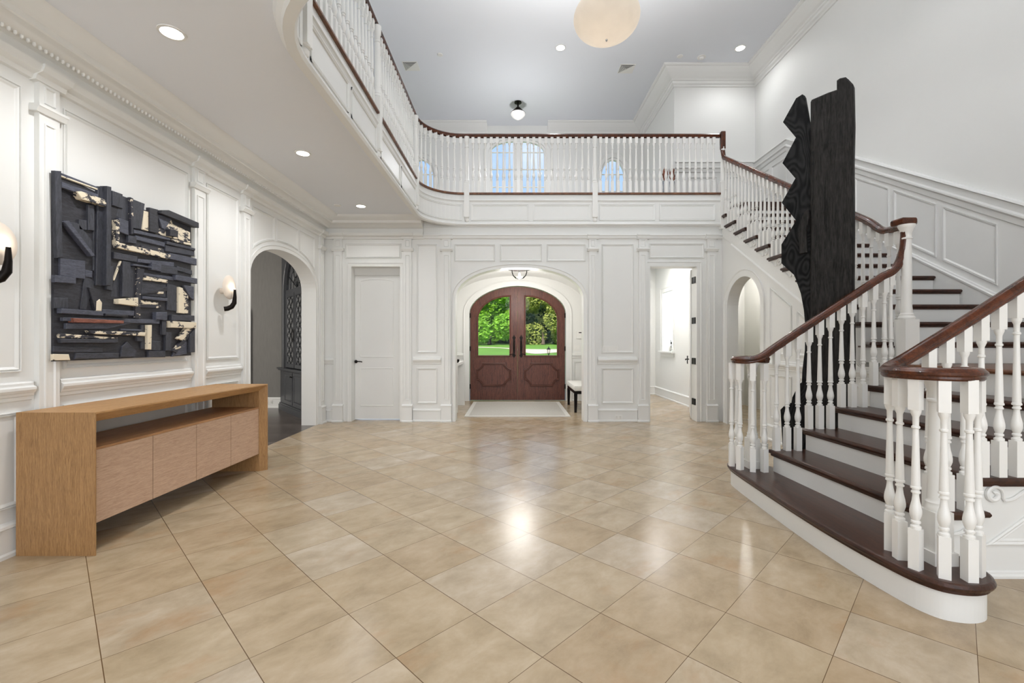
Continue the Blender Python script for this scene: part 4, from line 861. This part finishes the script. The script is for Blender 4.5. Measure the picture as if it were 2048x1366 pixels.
for x, y in ((.8, 3.2), (3.9, 3.6), (2.4, 5.2), (-1.8, 6.5)): lamp('SPOT', 'high_downlight', (x, y, 6.28), (0, 0, 0), 42, (.98, .985, 1), spot=R(120), blend=.8, radius=.07)
def vent(x, y, label):
    t = thing('ceiling_vent', label, 'air vent', (x, y, 6.33), 'square ceiling vents'); s = .14
    m = MB(); m.box(x - s, x + s, y - s, y + s, 6.322, 6.3295); build(m, 'frame', PLASTIC, t)
    m = MB()
    for i in range(6):
        q = s * .86 - i * .021
        m.box(x - q, x + q, y - q, y - q + .007, 6.3195, 6.3218)
        m.box(x - q, x - q + .007, y - q, y + q, 6.3195, 6.3218)
    build(m, 'slat_gap', mat('vent_shadow', srgb(52, 54, 58), .8), t)
vent(-1.86, 8.34, 'square air vent in the high ceiling above the balcony curve'); vent(2.13, 8.42, 'square air vent in the high ceiling right of the bowl pendant')
def disc(name, x, y, z, r, label, cat, extra=False):
    t = thing(name, label, cat, (x, y, z)); m = MB(); m.lathe([(0, r), (-.008, r), (-.012, r * .8), (-.013, .001)], x, y, 20, z - .001); build(m, 'cover', PLASTIC, t)
    if extra: m = MB(); m.lathe([(0, r * .55), (-.02, r * .5), (-.03, r * .3), (-.031, .001)], x, y, 16, z - .013); build(m, 'sensor_cap', PLASTIC, t)
yy = lambda py: 905 * 5.08 / (683 - py)
disc('sprinkler_cover', (880 - 1024) * yy(109) / 905, yy(109), 6.33, .05, 'round sprinkler cover in the high ceiling above the left vent', 'sprinkler')
disc('sprinkler_cover', (1360 - 1024) * yy(112) / 905, yy(112), 6.33, .05, 'round sprinkler cover in the high ceiling left of the smoke detector', 'sprinkler')
disc('smoke_detector', (1403 - 1024) * yy(114) / 905, yy(114), 6.33, .075, 'white smoke detector in the high ceiling above the wall corner', 'smoke detector', True)
disc('sprinkler_cover', (675 - 1024) * 6.3 / 905, 6.3, 3.15, .05, 'round sprinkler cover in the low soffit by the far corner', 'sprinkler')
# --- bowl pendant
PX, PY, PZ = .94, 4.5, 4.47
t = thing('pendant_lamp', 'large alabaster bowl pendant hanging from the high ceiling on thin rods', 'pendant lamp', (PX, PY, PZ))
m = MB(); a_, b_ = .325, .215
m.lathe([(-b_ * math.cos(math.pi * .62 * i / 18), max(.002, a_ * math.sin(math.pi * .62 * i / 18))) for i in range(19)] + [(b_ * .32, a_ * .85), (b_ * .2, a_ * .8), (-b_ * .8, .02)], PX, PY, 48, PZ)
STL = STONEW.copy(); STL.name = 'alabaster_lit'; sn = STL.node_tree; st_ = sn.nodes.new('ShaderNodeBsdfTranslucent'); st_.inputs[0].default_value = srgb(250, 244, 236); sm_ = sn.nodes.new('ShaderNodeMixShader'); sm_.inputs[0].default_value = .45
sn.links.new(sn.nodes['Principled BSDF'].outputs[0], sm_.inputs[1]); sn.links.new(st_.outputs[0], sm_.inputs[2]); sn.links.new(sm_.outputs[0], sn.nodes['Material Output'].inputs[0]); build(m, 'bowl', STL, t, smooth=True)
for a in (30, 150, 270):
    x, y = PX + .27 * math.cos(R(a)), PY + .27 * math.sin(R(a)); m = MB(); m.tube([(x, y, PZ + .05), (PX + .05 * math.cos(R(a)), PY + .05 * math.sin(R(a)), 6.28)], .004, 6); build(m, 'hanging_rod', BLACKM, t)
for sg in (-1, 1):
    m = MB(); m.tube([(PX + sg * .13, PY - .20, PZ - .135), (PX + sg * .165, PY - .215, PZ - .105)], .003, 6); build(m, 'clip', BLACKM, t)
m = MB(); m.lathe([(0, .004), (.008, .010), (.016, .012), (.03, .004)], PX, PY, 12, PZ - b_ - .022); build(m, 'finial', CHROME, t)
m = MB(); m.lathe([(0, .08), (.03, .07), (.05, .02)][::-1], PX, PY, 20, 6.28); build(m, 'canopy', CHROME, t)
lamp('SPOT', 'pendant_uplight', (PX, PY, PZ + .1), (R(180), 0, 0), 520, (1, .985, .97), spot=R(165), blend=1, radius=.15)
lamp('POINT', 'pendant_bulb', (PX, PY, PZ + .0), (0, 0, 0), 3.0, (1, .97, .92), radius=.06)
# --- upper hall flush light
t = thing('ceiling_lamp', 'small black cone ceiling lamp with white glass bowl in the upstairs hall', 'ceiling lamp', (.127, 9.6, 6.33))
m = MB(); m.lathe([(0, .075), (-.02, .075), (-.025, .02), (-.10, .016)], .127, 9.6, 24, 6.329); build(m, 'canopy', BLACKM, t, smooth=True)
m = MB(); m.lathe([(-.10, .016), (-.12, .04), (-.235, .155), (-.24, .150)], .127, 9.6, 32, 6.329); build(m, 'cone', BLACKM, t, smooth=True)
MILK = mat('milk_glass', srgb(238, 238, 236), .3); MILK.node_tree.nodes['Principled BSDF'].inputs['Emission Color'].default_value = (1, .95, .9, 1); MILK.node_tree.nodes['Principled BSDF'].inputs['Emission Strength'].default_value = .25
m = MB(); m.lathe([(-.24, .152), (-.27, .15), (-.32, .11), (-.36, .055), (-.375, .012), (-.385, .002)], .127, 9.6, 32, 6.329); build(m, 'glass_bowl', MILK, t, smooth=True)
lamp('POINT', 'hall_fill', (.127, 8.9, 4.6), (0, 0, 0), 58, (.98, .985, 1), radius=.15)  # added fill below and in front of the lamp, lifts the ceiling evenly
# --- vestibule light
t = thing('ceiling_lamp', 'nickel flush ceiling lamp with clear glass dome inside the entry arch', 'ceiling lamp', (.135, 8.2, 2.62))
m = MB(); m.lathe([(0, .1), (-.05, .12), (-.06, .215), (-.068, .218), (-.075, .2), (-.08, .14)], .135, 8.2, 36, 2.62); build(m, 'canopy', CHROME, t, smooth=True)
m = MB(); m.lathe([(-.075, .14), (-.12, .142), (-.18, .12), (-.225, .075), (-.245, .01), (-.242, .008), (-.222, .072), (-.178, .116), (-.12, .138), (-.075, .136)], .135, 8.2, 36, 2.62); build(m, 'glass_dome', PANE, t, smooth=True)
m = MB(); m.lathe([(-.08, .018), (-.12, .018), (-.125, .012)], .135, 8.2, 12, 2.62); build(m, 'socket', CHROME, t)
m = MB(); m.lathe([(-.125, .01), (-.15, .022), (-.18, .02), (-.205, .004)], .135, 8.2, 14, 2.62); build(m, 'bulb', BULBW, t, smooth=True)
lamp('POINT', 'vestibule_light', (.135, 8.2, 2.15), (0, 0, 0), 42, (1, .97, .93), radius=.3)
lamp('AREA', 'side_room_light', (2.6, 9.0, 2.95), (0, 0, 0), 42, (1, .97, .95), .8)
lamp('POINT', 'passage_light', (4.0, 7.9, 2.6), (0, 0, 0), 34, (1, .97, .93), radius=.1)
lamp('AREA', 'dark_room_fill', (-6.9, 5.6, 1.7), (0, R(-90), 0), 110, (1, .95, .88), 1.9, 2.2)  # added area lamp on a windowless wall, gives the leaded glass its glints
# --- rug, bench, console, small object
t = thing('entry_rug', 'pale flat rug with a light border before the front doors', 'rug', (.1, 8.4, 0))
RUG = noisy(mat('rug_weave', srgb(182, 178, 170), .95), 60, .9, 1.08, .4, 300); RUGB = noisy(mat('rug_border_cloth', srgb(208, 205, 198), .95), 60, .95, 1.03, .3, 300)
m = MB(); m.box(-.72, .90, 7.56, 9.24, .0005, .012); build(m, 'field', RUG, t)
m = MB()
for a in ((-.79, .97, 7.49, 7.56), (-.79, .97, 9.24, 9.3), (-.79, -.72, 7.56, 9.24), (.90, .97, 7.56, 9.24)): m.box(*a, .0005, .013)
build(m, 'border', RUGB, t)
t = thing('bench', 'upholstered white bench on dark legs right of the front doors', 'bench', (1.3, 8.45, 0))
m = MB(); slab(m, [(1.09, 7.93), (1.50, 7.93), (1.50, 9.0), (1.09, 9.0)], .475, .10, .03); build(m, 'cushion', FABW, t, smooth=True)
m = MB(); m.box(1.10, 1.49, 7.94, 8.99, .325, .375); build(m, 'seat_rail', BLACKM, t, bevel=.006)
for x in (1.10, 1.44):
    for y in (7.95, 8.93): m = MB(); m.rings([[(x, y, 0), (x + .04, y, 0), (x + .04, y + .05, 0), (x, y + .05, 0)], [(x - .004, y - .004, .325), (x + .05, y - .004, .325), (x + .05, y + .06, .325), (x - .004, y + .06, .325)]]); build(m, 'leg', BLACKM, t)
t = thing('console_table', 'white waterfall console table left of the front doors', 'table', (-1.12, 8.4, 0))
m = MB(); m.box(-1.31, -.945, 7.9, 8.95, .82, .87); build(m, 'top', TRIM, t, bevel=.004)
for y in (7.93, 8.86): m = MB(); m.box(-1.30, -.955 if y < 8 else -.93, y, y + .05, 0, .82); build(m, 'leg', TRIM, t)
m = MB(); m.lathe([(0, .03), (.02, .05), (.05, .055), (.06, .05), (.03, .03)], -.995, 8.1, 16, .871); tag(build(m, 'small_bowl', BLACKM, base=(-.995, 8.1, .871)), 'small dark bowl on the white console table', 'bowl')
# --- switches, outlets, panels
def plate(P, u0, u1, z0, z1, label, name, cat, gangs, grp=None, rows=1):
    t = thing(name, label, cat, P((u0 + u1) / 2, 0, z0), grp); m = MB(); hbar(m, P, u0, u1, [(.0005, z0), (.006, z0), (.006, z1), (.0005, z1)]); build(m, 'cover_plate', PLASTIC, t, bevel=.002)
    w = (u1 - u0) / gangs
    for i in range(gangs):
        a = u0 + w * (i + .28); b = u0 + w * (i + .72); m = MB()
        hbar(m, P, a, b, [(.006, z0 + (z1 - z0) * .22), (.012, z0 + (z1 - z0) * .24), (.009, z1 - (z1 - z0) * .22), (.006, z1 - (z1 - z0) * .22)]); build(m, 'rocker' if name == 'light_switch' else 'socket', PLASTIC if name == 'light_switch' else mat('socket_face', srgb(214, 213, 208), .4), t)
plate(PB, 1.39, 1.65, 1.07, 1.18, 'wide five gang light switch plate right of the entry arch', 'light_switch', 'light switch', 5)
plate(lambda u, o, z: PB(u, o + .02, z), 1.60, 1.715, .035, .105, 'white wall outlet in the baseboard right of the entry arch', 'wall_outlet', 'outlet', 2)
plate(PVo, 1.30, 1.42, 1.06, 1.17, 'small light switch plate right of the front doors', 'light_switch', 'light switch', 2)
plate(lambda u, o, z: (u, 8.53 - o - .02, z), -4.62, -4.50, .07, .16, 'white outlet in the baseboard of the grey room', 'wall_outlet', 'outlet', 2)
t = thing('alarm_keypad', 'white alarm keypad above the switch right of the front doors', 'keypad', (1.42, 9.51, 1.3)); m = MB(); m.box(1.345, 1.53, 9.49, 9.519, 1.31, 1.46); build(m, 'housing', PLASTIC, t, bevel=.004)
m = MB(); m.box(1.40, 1.50, 9.488, 9.4905, 1.425, 1.445); build(m, 'display', BLACKM, t)
# --- orchid on the side room sill
t = thing('potted_orchid', 'white orchid ornament on the sill of the side room window', 'plant', (3.36, 9.6, 1.04))
m = MB()
for i in range(7):
    a = -1.2 + i * .4; x, y = 3.36, 9.62
    m.add([(x - .02, y, 1.045), (x + .02, y, 1.045), (x + .02, y + .13 * math.sin(a), 1.05 + .10 * math.cos(a)), (x - .02, y + .13 * math.sin(a), 1.06 + .08 * math.cos(a)), (x, y + .17 * math.sin(a), 1.05 + .12 * math.cos(a))], [(0, 1, 2, 4, 3)])
build(m, 'leaf', PLASTIC, t)
m = MB(); m.tube([(3.36, 9.58, 1.05), (3.36, 9.54, 1.15), (3.36, 9.55, 1.24), (3.36, 9.6, 1.28)], .006); m.lathe([(0, .012), (.02, .02), (.04, .008)], 3.36, 9.55, 8, 1.2); build(m, 'stem', BLACKM, t)
# --- vases upstairs
DRY = noisy(mat('dried_leaf', srgb(150, 96, 76), .8), 8, .6, 1.3); VAS = noisy(mat('smoky_vase', srgb(120, 126, 136), .25), 2, .5, 1.2)
rnd = random.Random(5)
for x, y, h, lab in ((2.74, 8.1, .56, 'tall grey floor vase of dried red-brown leaves, left of the pair upstairs'), (2.885, 8.16, .57, 'tall grey floor vase of dried red-brown leaves, right of the pair upstairs')):
    t = thing('floor_vase', lab, 'vase', (x, y, FL2), 'vases behind the balcony balustrade')
    m = MB(); m.lathe([(0, .05), (.02, .06), (h * .3, .05), (h * .8, .035), (h, .045), (h - .01, .038), (h * .8, .03)], x, y, 16, FL2); build(m, 'vase_body', VAS, t, smooth=True)
    m = MB()
    for i in range(26):
        a = rnd.uniform(0, 6.28); l = rnd.uniform(.1, .28); s = rnd.uniform(.02, .055); b = FL2 + h - .02
        c = Vector((x + s * math.cos(a), y + s * math.sin(a), b + l)); w = Vector((-math.sin(a), math.cos(a), 0)) * .018
        m.add([(x, y, b), tuple(c - w - Vector((0, 0, .05))), tuple(c), tuple(c + w - Vector((0, 0, .05)))], [(0, 1, 2, 3)])
    build(m, 'dried_leaves', DRY, t)['kind'] = 'stuff'
# --- dark corner cabinet with leaded glass
A = Vector((-4.36, 8.47)); Bd = Vector((1.03, -1.2)).normalized(); Nn = Vector((-Bd.y, Bd.x)) * -1     # Nn points into the room
if Nn.dot(Vector((1, -1))) < 0 and False: pass
Nn = Vector((Bd.y, -Bd.x))                    # candidate; flip toward the viewer's side
if Nn.x > 0: Nn = -Nn
def PC(u, o, z): q = A + Bd * u + Nn * o; return (q.x, q.y, z)
CB = thing('display_cabinet', 'dark slate built-in display cabinet with leaded glass doors in the grey room', 'cabinet', (PC(.9, 0, 0)))
def cbox(m, u0, u1, o0, o1, z0, z1): m.prism([PC(u0, o0, z0), PC(u1, o0, z0), PC(u1, o1, z0), PC(u0, o1, z0)], [PC(u0, o0, z1), PC(u1, o0, z1), PC(u1, o1, z1), PC(u0, o1, z1)])
m = MB(); cbox(m, .1, 1.66, -.3, 0, 0, .75); cbox(m, .08, 1.68, -.3, .03, 0, .10); cbox(m, .1, 1.66, -.3, .02, .10, .13); build(m, 'base_unit', CABP, CB)
m = MB(); cbox(m, .06, 1.68, -.3, .06, .75, .775); cbox(m, .08, 1.67, -.3, .04, .725, .75); build(m, 'countertop', CABP, CB, bevel=.004)
m = MB(); cbox(m, .1, .40, -.3, -.02, .775, 3.1); cbox(m, 1.5, 1.66, -.3, -.02, .775, 3.1); cbox(m, .40, 1.5, -.3, -.25, .775, 3.1)
us = arch_us(.95, .55, 16); zt = [arch_z(u, .95, .55, 2.15, .62, 2) for u in us]
for a, b, za, zb in zip(us, us[1:], zt, zt[1:]): m.prism([PC(a, -.02, za), PC(b, -.02, zb), PC(b, -.3, zb), PC(a, -.3, za)], [PC(a, -.02, 3.1), PC(b, -.02, 3.1), PC(b, -.3, 3.1), PC(a, -.3, 3.1)])
cbox(m, .40, 1.5, -.12, -.02, 2.10, 2.17); mould(m, lambda u, o, z: PC(u, o - .02, z), off_poly(arch_outline(.95, .55, 2.15, .62, 2, .78, 16), -.09), [(0, 0), (0, .03), (.02, .04), (.04, .02), (.06, .035), (.08, 0)])
build(m, 'upper_case', CABP, CB)
PCf = lambda u, o, z: PC(u, o, z)
LEAD = mat('lead_came', srgb(40, 42, 46), .4, .6); LG = mat('leaded_glass', srgb(168, 170, 172), .12, .75, .8)
for u0, u1 in ((.42, .935), (.965, 1.48)):
    m = MB(); mould(m, PCf, rect(u0, u1, .15, .715), [(0, 0), (0, .02), (.05, .02), (.06, .01), (.08, .016), (.10, .016)]); m.poly([PC(u0 + .09, .016, .25), PC(u1 - .09, .016, .25), PC(u1 - .09, .016, .62), PC(u0 + .09, .016, .62)]); d = build(m, 'lower_door', CABP, CB)
    m = MB(); c = u1 - .03 if u0 < .9 else u0 + .03; q = PC(c, .04, .64); m.lathe([(-.012, .004), (-.006, .012), (.006, .012), (.012, .004)], q[0], q[1], 10, q[2]); build(m, 'knob', BLACKM, d)
    m = MB(); Pd = lambda u, o, z: PC(u, o - .03, z); mould(m, Pd, rect(u0, u1, .79, 2.10), [(0, 0), (0, .022), (.055, .022), (.065, .01), (.075, 0)]); d = build(m, 'glazed_door', CABP, CB)
    m = MB(); m.poly([Pd(u0 + .06, .002, .85), Pd(u1 - .06, .002, .85), Pd(u1 - .06, .002, 2.04), Pd(u0 + .06, .002, 2.04)]); build(m, 'leaded_pane', LG, d)
    m = MB(); w = (u1 - u0 - .12) / 2
    for i in range(7):
        z = .85 + i * .17
        for a, b in ((0, w), (w, 0), (w, 2 * w), (2 * w, w)):
            if z + .17 <= 2.05: m.tube([Pd(u0 + .06 + a, .008, z), Pd(u0 + .06 + b, .008, z + .17)], .005, 5)
    build(m, 'lead_came', LEAD, d)
    m = MB(); c = u1 - .03 if u0 < .9 else u0 + .03; m.tube([Pd(c, .03, 1.25), Pd(c, .045, 1.28), Pd(c, .045, 1.42), Pd(c, .03, 1.45)], .006); build(m, 'door_pull', BLACKM, d)
m = MB(); m.poly([PC(u, -.06, z) for u, z in arch_outline(.95, .54, 2.17, .6, 2, 2.17, 16)]); f = build(m, 'fan_light', LG, CB)
m = MB()
for a in (25, 55, 90, 125, 155): m.tube([PC(.95, -.05, 2.18), PC(.95 + .54 * math.cos(R(a)), -.05, 2.17 + .58 * math.sin(R(a)))], .006, 5)
for rr in (.2, .38): m.tube([PC(.95 + rr * math.cos(R(a)), -.05, 2.18 + rr * math.sin(R(a))) for a in range(0, 181, 15)], .006, 5)
build(m, 'lead_came', LEAD, f)
# ================================================================== OUTSIDE
gz_ = lambda y: -.15 + max(0, y - 45) * .0107
GR = noisy(mat('lawn_grass', srgb(92, 134, 26), .9), .3, .8, 1.2, .4, 10)
m = MB(); n = 24
for i in range(n):
    y0 = 10.9 + i * 6; y1 = y0 + 6; m.poly([(-90, y0, gz_(y0)), (100, y0, gz_(y0)), (100, y1, gz_(y1)), (-90, y1, gz_(y1))])
tag(build(m, 'lawn', GR), 'sunlit green lawn rising beyond the front doors', 'lawn', kind='stuff')
PAV = noisy(mat('driveway_paving', srgb(206, 190, 164), .9), 1, .9, 1.08)
m = MB(); L = [(-20, 21), (-8, 22), (-3, 23), (0, 22), (2.0, 17), (3.2, 12.5)]; Rr = [(-20, 24), (-8, 25.5), (-3, 27.5), (1.5, 30), (6, 30), (12, 28)]
L = catmull([(-14, 80), (-5.9, 77), (-1, 71), (1.2, 56), (2.5, 49), (5.0, 53), (9, 60)], 4); Rr = catmull([(-14, 85), (-5.9, 81), (-1, 75), (1.5, 69), (4, 66.5), (8, 67.5), (14, 69)], 4)
for i in range(len(L) - 1): m.poly([(*p, gz_(p[1]) + .03) for p in (L[i], L[i + 1], Rr[i + 1], Rr[i])])
struct(m, 'driveway', PAV)
def tree(x, y, h, w, col, label, sp, seed, leaves=4200, base=.0):
    rr = random.Random(seed); z0 = gz_(y); t = thing('tree', label, 'tree', (x, y, z0), 'trees beyond the lawn')
    m = MB(); m.tube([(x, y, z0 + .01), (x + .1, y + .5, z0 + h * .08), (x - .1, y + 1, z0 + h * .14)], lambda q: .4 * (1 - q) + .1, 8); build(m, 'trunk', mat('bark', srgb(86, 74, 62), .9), t)
    m = MB(); blobs = []
    for i in range(26):
        f = rr.random(); a = rr.uniform(0, 6.28); zz_ = z0 + base + h * (.06 + .9 * f); rad = w * (1 - f * .65) * rr.uniform(.3, .95)
        blobs.append((x + rad * math.cos(a), y + rad * math.sin(a) * .8, zz_, w * rr.uniform(.22, .38) * (1.15 - f * .5)))
    for i in range(leaves):
        b = blobs[i % 26]; d = Vector((rr.gauss(0, 1), rr.gauss(0, 1), rr.gauss(0, 1))).normalized() * b[3] * rr.uniform(.75, 1.08); c = Vector(b[:3]) + d
        if c.z < z0 + .05: continue
        u = Vector((rr.gauss(0, 1), rr.gauss(0, 1), rr.gauss(0, .6))).normalized(); v = u.orthogonal().normalized(); s = sp * rr.uniform(.6, 1.3)
        m.add([tuple(c - u * s), tuple(c + v * s * .6), tuple(c + u * s), tuple(c - v * s * .6)], [(0, 1, 2, 3)])
    build(m, 'foliage', col, t)['kind'] = 'stuff'
def leafmat(name, a, b):
    m = noisy(mat(name, srgb(*a), .6), .5, .65, 1.35); N, L = m.node_tree.nodes, m.node_tree.links
    t = N.new('ShaderNodeBsdfTranslucent'); t.inputs[0].default_value = srgb(*b); x = N.new('ShaderNodeMixShader'); x.inputs[0].default_value = .35
    L.new(N['Principled BSDF'].outputs[0], x.inputs[1]); L.new(t.outputs[0], x.inputs[2]); L.new(x.outputs[0], N['Material Output'].inputs[0]); return m
LF1 = leafmat('maple_leaf', (126, 172, 52), (170, 215, 60)); LF2 = leafmat('olive_leaf', (150, 158, 78), (170, 185, 80)); LF3 = leafmat('deep_leaf', (70, 100, 46), (90, 130, 50))
tree(-5.2, 104, 20, 7.5, LF1, 'bright green maple filling the left door glass', .42, 1, 15000, 1)
tree(7.2, 105, 21, 7.5, LF2, 'olive green dense tree filling the right door glass', .32, 2, 16000, .5)
for i, (x, y, lab) in enumerate([(1, 118, 'dark tree behind, between the two front trees'), (-17, 116, 'dark tree at the left behind the maple'), (19, 118, 'dark tree at the right behind the olive green tree')]): tree(x, y, 24, 9, LF3, lab, .8, 10 + i, 5000)
HG = leafmat('hedge_leaf', (52, 74, 36), (80, 110, 44)); m = MB(); rr = random.Random(3)
for i in range(9000):
    c = Vector((rr.uniform(-30, 34), 127 + rr.uniform(-1, 1), gz_(127) + rr.uniform(0, 17))); u = Vector((rr.gauss(0, 1), rr.gauss(0, .4), rr.gauss(0, 1))).normalized(); v = u.orthogonal().normalized(); s = rr.uniform(.5, 1.1)
    m.add([tuple(c - u * s), tuple(c + v * s), tuple(c + u * s), tuple(c - v * s)], [(0, 1, 2, 3)])
tag(build(m, 'woodland_undergrowth', HG), 'dark leafy undergrowth closing the view behind the trees', 'undergrowth', kind='stuff')
t = thing('lantern', 'small black post lantern beyond the right door glass', 'lantern', (1.62, 20, gz_(20)))
lx, ly = 1.62, 20; b0 = .57
m = MB(); m.tube([(lx, ly, gz_(ly)), (lx, ly, b0 + .14)], .025); build(m, 'post', BLACKM, t)
m = MB(); m.lathe([(0, .03), (.02, .06), (.025, .05)], lx, ly, 6, b0 + .12)
for i in range(6): a = math.pi * i / 3; m.tube([(lx + .05 * math.cos(a), ly + .05 * math.sin(a), b0 + .14), (lx + .075 * math.cos(a), ly + .075 * math.sin(a), b0 + .32)], .006, 5)
m.lathe([(0, .09), (.02, .085), (.08, .04), (.1, .015), (.14, .012), (.15, .002)], lx, ly, 6, b0 + .32); build(m, 'cage', BLACKM, t)
